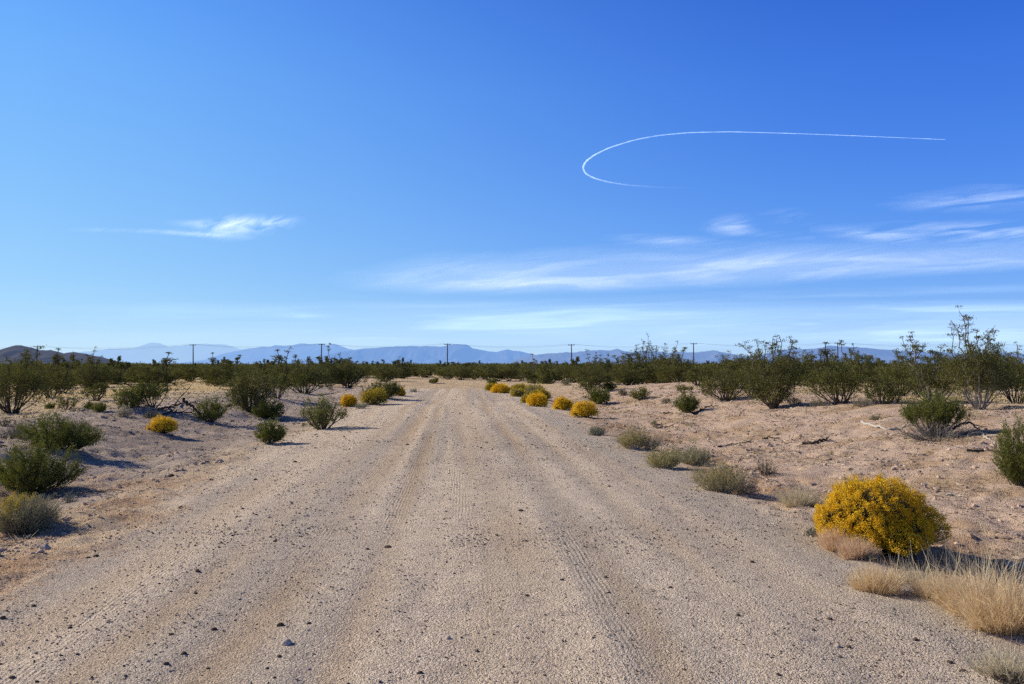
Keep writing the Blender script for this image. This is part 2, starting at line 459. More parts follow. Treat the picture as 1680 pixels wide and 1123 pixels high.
def creosote(w, h, leaf, seed, nstem=18, dens=3.0, low=0.28, sprigs=0, sprig_h=1.5, lean=(0, 0), mats=('creo', 'bark'), one=False, open_=1.0, cap=26000):
    rng = np.random.default_rng(seed)
    rad = w / 2
    ph = np.arange(nstem) * 2.399 + rng.uniform(0, 6.28) + rng.normal(size=nstem) * .3
    rr = rad * np.sqrt((np.arange(nstem) + .5) / nstem) * rng.uniform(.75, 1.02, nstem)
    zz = h * (1 - 0.45 * (rr / rad) ** 2) * rng.uniform(.72, 1.0, nstem)
    dirs = np.stack([np.cos(ph), np.sin(ph), 0 * ph], -1)
    base = dirs * (0.05 + 0.09 * rad) * rng.uniform(.2, 1, nstem)[:, None]; base[:, 2] = -0.03
    end = dirs * rr[:, None] + np.array([lean[0] * h, lean[1] * h, 0]); end[:, 2] = zz
    P = path(base, end, 8, .035, .8, rng)
    r0 = (0.010 + 0.012 * rad) * rng.uniform(.6, 1.2, nstem)
    Rd = r0[:, None] * np.linspace(1, .22, 8)[None]
    st = MB(); V, Fc = tubes(P, Rd, 5, rng); st.add(V, Fc, np.repeat(rng.random(nstem), 8 * 5))
    nb = 9
    t = rng.uniform(low, .98, (nstem, nb)); ti = t * 7; i0 = np.minimum(ti.astype(int), 6); fr = (ti - i0)[..., None]
    ar = np.arange(nstem)[:, None]
    B = P[ar, i0] * (1 - fr) + P[ar, i0 + 1] * fr
    T = unit(P[ar, i0 + 1] - P[ar, i0])
    D = unit(T * .7 + rng.normal(size=T.shape) * .55 + np.array([0, 0, .35]) + 0.25 * dirs[:, None])
    bl = rng.uniform(.14, .34, (nstem, nb)) * (0.45 * w + 0.55 * h) * (1.1 - .45 * t)
    B = B.reshape(-1, 3); E = B + D.reshape(-1, 3) * bl.reshape(-1, 1)
    E[:, 2] = np.minimum(E[:, 2], h * (1.06 - .35 * (np.hypot(E[:, 0] - lean[0] * h, E[:, 1] - lean[1] * h) / rad) ** 2) + rng.normal(size=len(E)) * .04 * h)
    E[:, 2] = np.maximum(E[:, 2], 0.10 * h)
    P2 = path(B, E, 4, .07, .3, rng)
    V, Fc = tubes(P2, (0.28 * np.repeat(r0, nb))[:, None] * np.linspace(1, .35, 4)[None], 3, rng); st.add(V, Fc, np.repeat(rng.random(len(B)), 12))
    n = int(min(cap, dens * w * h / (leaf * leaf * .42)))
    # leaf sprays round the outer branches, gathered in clumps
    nc = max(30, n // 22)
    bi = rng.integers(0, len(B), nc); tt = rng.uniform(.25, 1.08, nc); 
    k = np.minimum(tt * 3, 2.999); k0 = k.astype(int); kf = (k - k0)[:, None]
    C = P2[bi, k0] * (1 - kf) + P2[bi, k0 + 1] * kf
    C = C + rng.normal(size=C.shape) * .05 * (w + h) / 2 * open_
    Dn = unit(P2[bi, 3] - P2[bi, 0])
    per = n // nc + 1
    sg = np.clip(.035 * (w + h) / 2, leaf * .7, .07)
    LC = (C[:, None] + rng.normal(size=(nc, per, 3)) * sg * np.array([1, 1, .8])).reshape(-1, 3)
    LD = (np.repeat(Dn, per, 0) * .7 + rng.normal(size=(nc * per, 3)) * .65 + np.array([0, 0, .3]))
    LC[:, 2] = np.maximum(LC[:, 2], .04 * h)
    tone = np.clip(np.repeat(rng.normal(.45, .22, nc), per) + rng.normal(size=nc * per) * .15, 0, 1)
    V, Fc = leaves(LC, LD, leaf * rng.uniform(.7, 1.4, len(LC)), leaf * .55, rng)
    fo = MB().add(V, Fc, np.repeat(tone, 4))
    if sprigs:
        a = rng.uniform(0, 6.28, sprigs); r = rad * rng.uniform(.15, .95, sprigs)
        b0 = np.stack([np.cos(a) * r * .45, np.sin(a) * r * .45, np.full(sprigs, .45 * h)], -1)
        e0 = np.stack([np.cos(a) * r, np.sin(a) * r, h * (1 + (sprig_h - 1) * rng.uniform(.15, .62, sprigs))], -1)
        e0[0, 2] = h * sprig_h; e0[0, 0] -= .10 * h; e0[:, :2] += rng.normal(size=(sprigs, 2)) * .10 * h
        P3 = path(b0, e0, 8, .075, .5, rng)
        V, Fc = tubes(P3, np.linspace(.014, .005, 8)[None].repeat(sprigs, 0) * max(1, leaf / .025), 4, rng); st.add(V, Fc, np.repeat(rng.random(sprigs), 32))
        m = 7
        ti = rng.uniform(4.2, 6.99, (sprigs, m)); i0 = ti.astype(int); fr = (ti - i0)[..., None]; ar = np.arange(sprigs)[:, None]
        b1 = (P3[ar, i0] * (1 - fr) + P3[ar, i0 + 1] * fr).reshape(-1, 3)
        e1 = b1 + unit(rng.normal(size=b1.shape) + np.array([0, 0, .9])) * rng.uniform(.04, .13, len(b1))[:, None] * (.6 + .4 * h)
        P4 = path(b1, e1, 3, .05, .2, rng)
        V, Fc = tubes(P4, np.linspace(.005, .002, 3)[None].repeat(len(b1), 0) * max(1, leaf / .025), 3, rng); st.add(V, Fc)
        q = int(max(18, 44 * (.025 / leaf)))
        LC = (e1[:, None] + rng.normal(size=(len(e1), q, 3)) * .030 * np.array([1.3, 1.3, .6]) * (.7 + .3 * h)).reshape(-1, 3)
        V, Fc = leaves(LC, rng.normal(size=LC.shape) + np.array([0, 0, .5]), leaf * rng.uniform(.7, 1.3, len(LC)), leaf * .6, rng)
        fo.add(V, Fc, np.repeat(rng.uniform(.1, .5, len(LC)), 4))
    if one:
        for V, Fc, T_ in zip(fo.v, fo.f, fo.t):
            st.v.append(V); st.t.append(T_); st.f.append(Fc + st.n); st.m.append(np.full(len(Fc), 1, np.int32))
        return st.mesh('creosote_bush', [M[mats[1]], M[mats[0]]])
    return {'stem': st.mesh('stem', M[mats[1]]), 'foliage': fo.mesh('foliage', M[mats[0]])}

def dense_shrub(w, h, leaf, seed, nstem=90, dens=5.5, mats=('dense', 'bark'), up=0.6, low=0.22, twoheads=False, zmin=.12, cap=42000):
    """small evergreen shrub: stems fan from the foot, needle leaves along their outer parts"""
    rng = np.random.default_rng(seed); rad = w / 2
    z = rng.uniform(zmin, 1, nstem); a = rng.uniform(0, 6.28, nstem)
    th = np.arccos(np.clip(z, 0, 1))
    lump = 1 + .16 * np.sin(3 * a + rng.uniform(0, 6)) + .10 * np.sin(5 * a + 4 * th)
    end = np.stack([np.cos(a) * np.sin(th) * rad * lump, np.sin(a) * np.sin(th) * rad * lump, (h * (.22 + .78 * z)) * rng.uniform(.78, 1.04, nstem)], -1)
    base = np.stack([rng.normal(size=nstem) * .06 * w, rng.normal(size=nstem) * .06 * w, np.full(nstem, -.02)], -1)
    if twoheads:
        k = rng.random(nstem) < .38
        end[k] = end[k] * np.array([.62, .7, .72]); end[k, 0] += .42 * w; base[k, 0] += .30 * w
        end[~k, 0] = end[~k, 0] * .8 - .12 * w
    P = path(base, end, 6, .04, .55, rng)
    st = MB(); V, Fc = tubes(P, (.0045 + .006 * rad) * rng.uniform(.5, 1.2, nstem)[:, None] * np.linspace(1, .25, 6)[None], 4, rng); st.add(V, Fc, np.repeat(rng.random(nstem), 24))
    nb = 8
    ti = rng.uniform(low, 1, (nstem, nb)) * 4.99; i0 = ti.astype(int); fr = (ti - i0)[..., None]; ar = np.arange(nstem)[:, None]
    B = (P[ar, i0] * (1 - fr) + P[ar, i0 + 1] * fr).reshape(-1, 3); T = unit(P[ar, i0 + 1] - P[ar, i0]).reshape(-1, 3)
    D = unit(T + rng.normal(size=T.shape) * .42 + np.array([0, 0, up * .5]))
    E = B + D * (rng.uniform(.10, .24, len(B)) * (w + h) / 2)[:, None]
    n = int(min(cap, dens * w * h / (leaf * leaf * .3))); per = n // len(B) + 1
    t = rng.uniform(.05, 1.0, (len(B), per, 1))
    C = (B[:, None] * (1 - t) + E[:, None] * t + rng.normal(size=(len(B), per, 3)) * leaf * .55).reshape(-1, 3)
    LD = np.repeat(D, per, 0) + rng.normal(size=C.shape) * .42 + np.array([0, 0, .2])
    C[:, 2] = np.maximum(C[:, 2], .03 * h)
    tone = np.clip(np.repeat(rng.normal(.4, .2, len(B)), per) + .25 * (t.reshape(-1) - .5) + rng.normal(size=len(C)) * .12, 0, 1)
    V, Fc = leaves(C, LD, leaf * rng.uniform(.8, 1.6, len(C)), leaf * .42, rng)
    return {'stem': st.mesh('stem', M[mats[1]]), 'foliage': MB().add(V, Fc, np.repeat(tone, 4)).mesh('foliage', M[mats[0]])}

def rabbitbrush(w, h, floret, seed, fl=1.0, cover=None, mats=('rabbit_leaf', 'bark', 'flower'), spike=0.0, nst=None):
    """rounded dome of fine stems tipped with flower heads; cover(dir) -> 0..1 share of tips in flower"""
    rng = np.random.default_rng(seed); rad = w / 2
    nt_ = nst or int(np.clip(2.0 * w * h / (floret * floret * 6), 160, 1900))
    k = np.arange(nt_) + .5
    z = 1 - k / nt_ * 1.12; a = k * 2.39996 + rng.normal(size=nt_) * .25
    z = np.clip(z + rng.normal(size=nt_) * .03, -.12, 1); s = np.sqrt(np.maximum(0, 1 - z * z)); 
    lump = 1 + .34 * fbm(np.cos(a) * s * 2.1 + 5, np.sin(a) * s * 2.1 + z * 2.3, seed, 3) + .12 * fbm(np.cos(a) * s * 6 + z * 4, np.sin(a) * s * 6, seed + 3, 2) + rng.normal(size=nt_) * .03
    lump *= 1 + spike * np.maximum(0, rng.normal(size=nt_))
    sq = s ** .8
    end = np.stack([np.cos(a) * sq * rad * lump, np.sin(a) * sq * rad * .9 * lump, h * (.26 + .72 * np.maximum(z, -.3) * lump)], -1)
    end[:, 2] = np.maximum(end[:, 2], .06 * h)
    base = np.stack([np.cos(a) * s * .12 * rad, np.sin(a) * s * .12 * rad, np.full(nt_, -.02)], -1)
    P = path(base, end, 5, .02, .35, rng)
    st = MB(); V, Fc = tubes(P, np.full((nt_, 1), .0016 + .0022 * rad) * np.linspace(1.3, .5, 5)[None], 3, rng); st.add(V, Fc, np.repeat(rng.random(nt_), 15))
    per = 12
    t = rng.uniform(.42, 1.0 if fl < .8 else .9, (nt_, per, 1)); C = (end[:, None] * t + base[:, None] * (1 - t) + rng.normal(size=(nt_, per, 3)) * .018).reshape(-1, 3)
    D = np.repeat(unit(end - base), per, 0) + rng.normal(size=C.shape) * .35 + np.array([0, 0, .35])
    C[:, 2] = np.maximum(C[:, 2], .02)
    V, Fc = leaves(C, D, floret * rng.uniform(1.4, 2.8, len(C)), floret * .42, rng)
    fo = MB().add(V, Fc, np.repeat(np.clip(rng.normal(.45, .22, len(C)), 0, 1), 4))
    dirn = unit(end - np.array([0, 0, .2 * h]))
    pr = np.full(nt_, fl) if cover is None else cover(dirn) * fl
    pr = pr * np.clip(1.15 + .9 * fbm(np.cos(a) * s * 3 + z, np.sin(a) * s * 3, seed + 8, 3), .7, 1)
    on = rng.random(nt_) < pr; Hd = end[on]; dd = dirn[on]
    q = 36
    off = unit(rng.normal(size=(len(Hd), q, 3))) * rng.random((len(Hd), q, 1)) ** .4 * floret * 2.5 * rng.uniform(.6, 1.3, (len(Hd), 1, 1))
    C = (Hd[:, None] + off).reshape(-1, 3); C[:, 2] = np.maximum(C[:, 2], .02)
    V, Fc = leaves(C, off.reshape(-1, 3) + rng.normal(size=C.shape) * .01, floret * rng.uniform(.7, 1.3, len(C)), floret * .75, rng)
    bl = MB().add(V, Fc, np.repeat(np.clip(np.repeat(rng.normal(.5, .25, len(Hd)), q) + rng.normal(size=len(C)) * .12, 0, 1), 4))
    return {'stem': st.mesh('stem', M[mats[1]]), 'foliage': fo.mesh('foliage', M[mats[0]]), 'blossom': bl.mesh('blossom', M[mats[2]])}

def blades(C, D, L, wd, bend, rng):
    N = len(C); D = unit(D); S = unit(np.cross(D, rng.normal(size=(N, 3))))
    B = unit(rng.normal(size=(N, 3))) * bend[:, None]
    t = [0, .4, .75, 1]; P = [C + D * (L * k)[:, None] + B * (L * k * k)[:, None] for k in t]
    wk = [1, .85, .55, .15]
    V = np.stack([p + sgn * S * (wd * k)[:, None] / 2 for p, k in zip(P, wk) for sgn in (-1, 1)], 1)
    b = np.arange(N)[:, None] * 8
    Fc = np.concatenate([b + np.array([[2 * i, 2 * i + 1, 2 * i + 3, 2 * i + 2]]) for i in range(3)], 0)
    return V.reshape(-1, 3), Fc

def grass_clump(w, h, seed, n=1800, wd=.0035, mat='straw', fan=.8, stalks=0, mat2='straw_grey'):
    rng = np.random.default_rng(seed)
    a = rng.uniform(0, 6.28, n); r = np.sqrt(rng.random(n)) * w * .36
    r *= 1 + .25 * np.sin(3 * a + seed)
    C = np.stack([np.cos(a) * r, np.sin(a) * r * .8, np.full(n, -.01)], -1)
    D = np.stack([np.cos(a) * r / w * 2 * fan, np.sin(a) * r / w * 2 * fan, np.full(n, 1.0)], -1) + rng.normal(size=(n, 3)) * np.array([.28, .28, .05])
    L = h * rng.uniform(.2, 1.0, n) ** .8 * (1.05 - .5 * (r / (w * .5)) ** 2)
    V, Fc = blades(C, D, L, np.full(n, wd) * rng.uniform(.6, 1.4, n), rng.uniform(0, .3, n), rng)
    tone = np.clip(rng.normal(.5, .33, n), -.6, 1.1)
    mb = MB().add(V, Fc, np.repeat(tone, 8))
    # fine criss-cross side twigs that give a dry clump its haze
    m = n; i = rng.integers(0, n, m); t = rng.uniform(.3, .9, m)[:, None]
    C2 = C[i] + unit(D[i]) * (L[i][:, None] * t); D2 = D[i] * .5 + rng.normal(size=(m, 3)) * .8 + np.array([0, 0, .5])
    V, Fc = blades(C2, D2, h * rng.uniform(.1, .32, m), np.full(m, wd * .7), rng.uniform(0, .2, m), rng)
    mb.add(V, Fc, np.repeat(np.clip(rng.normal(.6, .2, m), 0, 1), 8))
    out = {'foliage': mb.mesh('foliage', M[mat])}
    if stalks:
        a = rng.uniform(0, 6.28, stalks); r = np.sqrt(rng.random(stalks)) * w * .45
        C = np.stack([np.cos(a) * r, np.sin(a) * r, np.zeros(stalks)], -1)
        V, Fc = blades(C, np.stack([np.cos(a) * .3, np.sin(a) * .3, np.ones(stalks)], -1) + rng.normal(size=(stalks, 3)) * .28, h * rng.uniform(1.0, 1.7, stalks), np.full(stalks, wd * 1.3), rng.uniform(0, .12, stalks), rng)
        out['stalk'] = MB().add(V, Fc, np.repeat(rng.uniform(.4, 1, stalks), 8)).mesh('stalk', M[mat2])
    return out

def twig_shrub(w, h, leaf, seed, nstem=60, nl=3000, mats=('grey_leaf', 'bark_grey'), spread=1.0, up=.4):
    """low wiry shrub: thin forking twigs with tiny sparse leaves"""
    rng = np.random.default_rng(seed); rad = w / 2
    a = rng.uniform(0, 6.28, nstem); rr = rad * np.sqrt(rng.random(nstem)) * spread
    end = np.stack([np.cos(a) * rr, np.sin(a) * rr * .85, h * (1 - .5 * (rr / rad) ** 2) * rng.uniform(.5, 1, nstem)], -1)
    base = np.stack([np.cos(a) * rr * .25, np.sin(a) * rr * .25, np.full(nstem, -.015)], -1)
    P = path(base, end, 6, .06, .5, rng)
    st = MB(); V, Fc = tubes(P, (.003 + .004 * rad) * rng.uniform(.5, 1.2, nstem)[:, None] * np.linspace(1, .3, 6)[None], 4, rng); st.add(V, Fc, np.repeat(rng.random(nstem), 24))
    nb = 7
    ti = rng.uniform(.25, 1, (nstem, nb)) * 4.99; i0 = ti.astype(int); fr = (ti - i0)[..., None]; ar = np.arange(nstem)[:, None]
    B = (P[ar, i0] * (1 - fr) + P[ar, i0 + 1] * fr).reshape(-1, 3); T = unit(P[ar, i0 + 1] - P[ar, i0]).reshape(-1, 3)
    D = unit(T + rng.normal(size=T.shape) * .6 + np.array([0, 0, up])); E = B + D * (rng.uniform(.12, .32, len(B)) * (w + h) / 2 * .8)[:, None]
    E[:, 2] = np.maximum(E[:, 2], .01)
    P2 = path(B, E, 4, .06, .2, rng); V, Fc = tubes(P2, (.0016 + .0014 * rad) * np.linspace(1, .4, 4)[None].repeat(len(B), 0), 3, rng); st.add(V, Fc, np.repeat(rng.random(len(B)), 12))
    out = {'stem': st.mesh('stem', M[mats[1]])}
    if nl:
        i = rng.integers(0, len(B), nl); t = rng.uniform(.1, 1.02, nl)[:, None]
        C = B[i] * (1 - t) + E[i] * t + rng.normal(size=(nl, 3)) * leaf * .8
        C[:, 2] = np.maximum(C[:, 2], .01)
        V, Fc = leaves(C, D[i] + rng.normal(size=(nl, 3)) * .6, leaf * rng.uniform(.7, 1.4, nl), leaf * .42, rng)
        out['foliage'] = MB().add(V, Fc, np.repeat(np.clip(rng.normal(.5, .24, nl), 0, 1), 4)).mesh('foliage', M[mats[0]])
    return out

TAKEN = []
def put(name, parts, p, label, cat, group=None, rz=0.0, sc=None):
    """one plant: an Empty at its foot that parents its parts"""
    o = link(name, None, None, p); o.rotation_euler[2] = rz; o.empty_display_size = .2
    if sc is not None: o.scale = sc
    tag(o, label, cat, group)
    for k, me in parts.items(): link(k, me, o)
    return o

def spec(px, py, top, wpx):
    """foot pixel, top pixel and width in pixels -> world foot point, width, height, leaf size"""
    p = ground_at(px, py); Yd = p[1]
    w = wpx * Yd / F; h = max(.05, (py - top) * Yd / F)
    TAKEN.append((p[0], p[1], w / 2))
    return p, w, h, Yd / 785.0

def lf(px_m, k=1.35, lo=.013, hi=.06): return float(np.clip(k * px_m, lo, hi))

# ------------------------------------------------------------------ plants placed one by one
SEED = [100]
def seed(): SEED[0] += 1; return SEED[0]

def creo(px, py, top, wpx, label, group=None, **k):
    p, w, h, q = spec(px, py, top, wpx)
    return put('creosote_bush', creosote(w, h, lf(q, k.pop('lk', 1.35)), seed(), **k), p, label, 'bush', group)

def shrub(px, py, top, wpx, label, group=None, name='green_shrub', **k):
    p, w, h, q = spec(px, py, top, wpx)
    return put(name, dense_shrub(w, h, lf(q, k.pop('lk', 1.5)), seed(), **k), p, label, 'shrub', group)

def rabbit(px, py, top, wpx, label, group=None, **k):
    p, w, h, q = spec(px, py, top, wpx); w *= .86; h *= .94
    return put('rabbitbrush', rabbitbrush(w, h, lf(q, k.pop('lk', .95), .009, .05), seed(), **k), p, label, 'flowering bush', group)

def clump(px, py, top, wpx, label, group=None, **k):
    p, w, h, q = spec(px, py, top, wpx)
    return put('dry_grass_clump', grass_clump(w, h, seed(), **k), p, label, 'dry grass', group)

def wiry(px, py, top, wpx, label, group=None, name='wiry_shrub', **k):
    p, w, h, q = spec(px, py, top, wpx)
    return put(name, twig_shrub(w, h, lf(q, k.pop('lk', 1.1), .010), seed(), **k), p, label, 'shrub', group)

# --- left of the road, near to far
rabbit(38, 872, 806, 118, 'faded grey green rabbitbrush with few yellow tips, nearest bush on the left edge', mats=('pale_brush', 'twig_tan', 'flower_dull'), fl=.5,
       cover=lambda d: np.clip(.8 * d[:, 2] - .9 * d[:, 0] - .15, 0, .6), spike=.08, nst=1100)
shrub(56, 808, 726, 112, 'dark green rounded shrub behind the faded grey green rabbitbrush', nstem=150)
shrub(92, 738, 684, 96, 'dark green two headed shrub at the ditch left of the road', twoheads=True, nstem=150)
wiry(116, 832, 814, 26, 'tiny grey sprig in the shadow of the dark rounded shrub', nstem=26, nl=300, mats=('pale_leaf', 'bark_grey'))
wiry(40, 716, 682, 62, 'wiry grey leafless shrub left of the two headed green shrub', nstem=60, nl=400)
wiry(14, 722, 704, 36, 'low dark grey twiggy tuft beside the wiry grey shrub', nstem=50, nl=300)
wiry(128, 702, 684, 40, 'small straw coloured tuft behind the two headed green shrub', nstem=50, nl=500, mats=('straw_grey', 'bark_grey'))
rabbit(268, 712, 685, 50, 'small yellow flowering rabbitbrush alone on the left bank', fl=.95, mats=('rabbit_leaf', 'bark', 'flower'))
shrub(443, 730, 692, 49, 'small fan shaped green shrub closest to the left road edge', nstem=60)
shrub(345, 691, 652, 50, 'green open shrub beside the dark pile of dead branches', nstem=55, dens=3.4)
shrub(441, 686, 656, 48, 'green shrub in front of the tall dense dark creosote', nstem=70)
creo(530, 704, 651, 82, 'broad airy green creosote at the left road edge with long thin shadow', nstem=26, dens=2.4, low=.15, mats=('dense', 'bark'))
creo(410, 676, 599, 98, 'tall dense dark creosote standing left of the road behind two green shrubs', nstem=30, dens=3.4, low=.1)
creo(18, 680, 592, 130, 'big dark creosote with leaning bare stems at the far left edge', nstem=26, sprigs=4, sprig_h=1.2, low=.35)
creo(84, 655, 604, 70, 'creosote with sprigs reaching over the dark hill', nstem=18, sprigs=4, sprig_h=1.5)
creo(108, 672, 648, 46, 'small open green bush on the bare grassy flat', nstem=9, dens=1.6, open_=1.4)
creo(158, 658, 630, 42, 'small upright bush with bare lower stems on the yellow flat', nstem=14, low=.4)
creo(103, 646, 612, 56, 'dark bush at the back edge of the yellow flat', nstem=16)
creo(213, 672, 634, 62, 'leafy olive bush behind the dry grey tuft', nstem=20, low=.12, mats=('dense', 'bark'))
creo(250, 671, 628, 72, 'olive bush with bare stems splayed to the right', nstem=16, low=.4, lean=(-.15, 0))
wiry(205, 687, 666, 28, 'round dry grey bush in front of the leafy olive bush', nstem=80, nl=900, mats=('straw_grey', 'bark_grey'))
wiry(248, 690, 672, 30, 'dark low twiggy tuft beside the dead branch pile', nstem=60, nl=300, mats=('grey_leaf', 'bark'))
shrub(163, 678, 662, 22, 'very small green shrub alone on the flat', nstem=30)
shrub(145, 673, 663, 14, 'tiny green sprig next to the very small green shrub', nstem=20)
shrub(82, 671, 662, 13, 'tiny dark sprig left of the small open bush', nstem=20)
wiry(6, 700, 684, 24, 'tiny dark twig tuft at the edge under the big creosote', nstem=30, nl=100, mats=('grey_leaf', 'bark'))
creo(498, 647, 600, 92, 'spreading creosote on the mound with fan of bare lower stems', nstem=24, sprigs=4, sprig_h=1.5, low=.38)
creo(455, 656, 608, 56, 'thin creosote between the tall dense one and the mound', nstem=14, dens=2.2, sprigs=3, sprig_h=1.5)
creo(572, 636, 600, 66, 'creosote on the crest right behind the mound', nstem=18, sprigs=4, sprig_h=1.6)
creo(634, 626, 600, 56, 'last dark creosote left of the road end', nstem=20, sprigs=3, sprig_h=1.6)
creo(540, 634, 594, 60, 'creosote with tall feathery sprigs beside a utility pole', nstem=16, sprigs=6, sprig_h=1.6)
rabbit(613, 664, 639, 46, 'rounded dull yellow rabbitbrush on the left road edge', fl=.7, mats=('rabbit_leaf', 'bark', 'flower_dull'))
rabbit(572, 667, 650, 24, 'small bright yellow rabbitbrush between green bush and rounded rabbitbrush', fl=.95)
shrub(630, 653, 627, 58, 'dark olive shrub behind the rounded dull yellow rabbitbrush', mats=('creo', 'bark'))
rabbit(655, 649, 640, 15, 'small yellow rabbitbrush at the far left road edge', fl=.8)
wiry(592, 671, 661, 22, 'pale grey low tuft on the road edge beside the rounded rabbitbrush', nstem=40, nl=400, mats=('pale_leaf', 'bark_grey'))
wiry(680, 644, 638, 16, 'small pale grey tuft at the road end', nstem=30, nl=200, mats=('pale_leaf', 'bark_grey'))
shrub(713, 629, 620, 16, 'single small dark shrub in the open sand at the road end', nstem=24)
# --- right of the road, near to far
rb = ground_at(1440, 906)
rabbit(1444, 902, 776, 198, 'large golden yellow rabbitbrush in full bloom by the right road edge', fl=.97, lk=1.15, cover=lambda d: np.clip(1.05 - .35 * np.maximum(0, d[:, 2] - .55) - .2 * np.maximum(0, d[:, 0] - .2), .7, 1), nst=2300)
clump(1372, 902, 862, 56, 'rusty dry grass clump against the foot of the large yellow rabbitbrush', n=1500, mat='straw_pink', wd=.003, fan=.9)
clump(1405, 916, 876, 56, 'pinkish dry grass clump in front of the large yellow rabbitbrush', n=1600, mat='straw_pink', wd=.003, fan=.9)
wiry(1332, 880, 864, 26, 'small blue grey sprig left of the large yellow rabbitbrush', nstem=40, nl=700, mats=('pale_leaf', 'bark_grey'))
wiry(1432, 922, 904, 26, 'small pale green sprig in the shadow of the large yellow rabbitbrush', nstem=30, nl=500, mats=('pale_leaf', 'bark_grey'))
clump(1440, 972, 918, 76, 'straw coloured dry grass clump leaning over its own dark shadow', n=1300, mat='straw', wd=.003, fan=1.3)
clump(1500, 952, 918, 80, 'thin greyish grass behind the leaning straw clump', n=380, mat='straw_grey', wd=.003, fan=1.3, stalks=30)
clump(1545, 985, 930, 90, 'low straw coloured grass clump between leaning clump and the tallest clump', n=900, mat='straw', wd=.003, fan=1.4, stalks=14)
clump(1592, 1006, 922, 92, 'bushy straw coloured clump touching the left side of the tallest clump', n=1050, mat='straw', wd=.003, fan=1.5, stalks=8)
clump(1655, 1034, 924, 125, 'tallest straw coloured grass clump at the right edge', n=2300, mat='straw', wd=.003, fan=1.4, stalks=14)
clump(1600, 946, 888, 130, 'tall pale grass stalks standing against the rabbitbrush shadow', n=160, mat='straw_grey', wd=.003, fan=1.0, stalks=70)
clump(1655, 1112, 1046, 90, 'thin green tinged grass tuft at the lower right corner', n=420, mat='straw_grey', wd=.003, fan=1.5)
wiry(1655, 1118, 1098, 60, 'dark dry twig tuft in the lower right corner', nstem=40, nl=0, mats=('grey_leaf', 'bark'))
shrub(1672, 796, 692, 72, 'dark green upright shrub cut by the right picture edge', nstem=110, low=.12)
clump(1310, 836, 796, 66, 'sprawling tan dry weed by the road left of the large rabbitbrush', n=900, mat='straw_grey', wd=.004, fan=1.6)
wiry(1180, 806, 756, 92, 'yellowish tan bushy weed on the road edge', nstem=120, nl=7000, mats=('olive_leaf', 'twig_tan'))
wiry(1216, 806, 774, 60, 'dry brown end of the yellowish tan weed', nstem=80, nl=1200, mats=('straw_pink', 'twig_tan'))
wiry(1255, 782, 752, 44, 'dark bare twiggy plant behind the yellowish tan weed', nstem=40, nl=250, mats=('grey_leaf', 'bark'))
wiry(1090, 766, 734, 66, 'grey green low bush on the road edge, left half of a pair', nstem=110, nl=5600, mats=('olive_leaf', 'twig_tan'))
wiry(1140, 763, 733, 66, 'silvery low bush on the road edge, right half of a pair', nstem=110, nl=5600, mats=('pale_brush', 'twig_tan'))
wiry(1040, 738, 701, 52, 'upright grey green bush beside the flat tan rock', nstem=90, nl=4600, mats=('olive_leaf', 'twig_tan'))
wiry(1066, 739, 708, 48, 'thin dry tan bush right of the upright grey green bush', nstem=80, nl=1100, mats=('straw_grey', 'twig_tan'))
wiry(981, 715, 700, 32, 'small blue grey cushion at the right road edge', nstem=70, nl=1600, mats=('pale_leaf', 'bark_grey'))
rabbit(958, 685, 660, 47, 'bright yellow rounded rabbitbrush, right of a smaller yellow one', fl=.97)
rabbit(923, 673, 655, 31, 'smaller yellow rabbitbrush just left of the bright rounded one', fl=.85)
rabbit(882, 667, 646, 36, 'orange yellow rabbitbrush on the right road edge in front of olive clumps', fl=.97)
rabbit(886, 656, 640, 34, 'olive yellow rabbitbrush behind the orange yellow one', fl=.5, mats=('rabbit_leaf', 'bark', 'flower_dull'))
rabbit(864, 661, 650, 16, 'pale small rabbitbrush left of the orange yellow one', fl=.6, mats=('pale_leaf', 'bark_grey', 'flower_dull'))
rabbit(877, 650, 630, 38, 'pale grey green rabbitbrush without bright flowers', fl=.3, mats=('pale_leaf', 'bark_grey', 'flower_dull'))
rabbit(849, 651, 640, 21, 'pale olive rabbitbrush low in the roadside row', fl=.6, mats=('pale_leaf', 'bark_grey', 'flower_dull'))
rabbit(851, 644, 632, 26, 'yellow olive rabbitbrush behind the pale low one in the roadside row', fl=.7, mats=('rabbit_leaf', 'bark', 'flower_dull'))
rabbit(822, 645, 632, 31, 'golden rabbitbrush at the far end of the right roadside row', fl=.95)
rabbit(805, 641, 632, 15, 'small yellow green rabbitbrush last in the right roadside row', fl=.7, mats=('rabbit_leaf', 'bark', 'flower_dull'))
shrub(808, 632, 622, 16, 'small dark green shrub behind the last roadside rabbitbrush', nstem=30)
shrub(983, 663, 637, 38, 'dark green rounded shrub on the bank behind the bright yellow rabbitbrush', nstem=70)
shrub(999, 641, 627, 22, 'small dark green shrub on the bank crest behind the rounded one', nstem=40)
shrub(1050, 655, 634, 32, 'middle sized green shrub on the bank slope', nstem=60, dens=2.6)
wiry(1020, 650, 638, 18, 'small grey green tuft left of the middle sized bank shrub', nstem=40, nl=700)
wiry(929, 632, 622, 18, 'low round grey tuft on the bank crest', nstem=50, nl=600)
shrub(1127, 677, 644, 37, 'narrow bright green shrub alone on the bank slope', nstem=55)
wiry(1072, 697, 688, 14, 'tiny green sprig beside a dead stick on the bank', nstem=20, nl=250)
shrub(1530, 718, 650, 98, 'flat topped green bush on a skirt of grey dead twigs', nstem=110, low=.55, zmin=.42, dens=4.5, mats=('dense', 'bark_grey'))
pk, wk, hk, qk = spec(1535, 722, 688, 120)
put('dead_twig_heap', twig_shrub(wk, hk, .02, seed(), nstem=90, nl=0, mats=('grey_leaf', 'bark_grey'), spread=1.1, up=.1), pk, 'grey dead twigs heaped round the foot of the flat topped green bush', 'dead twigs')
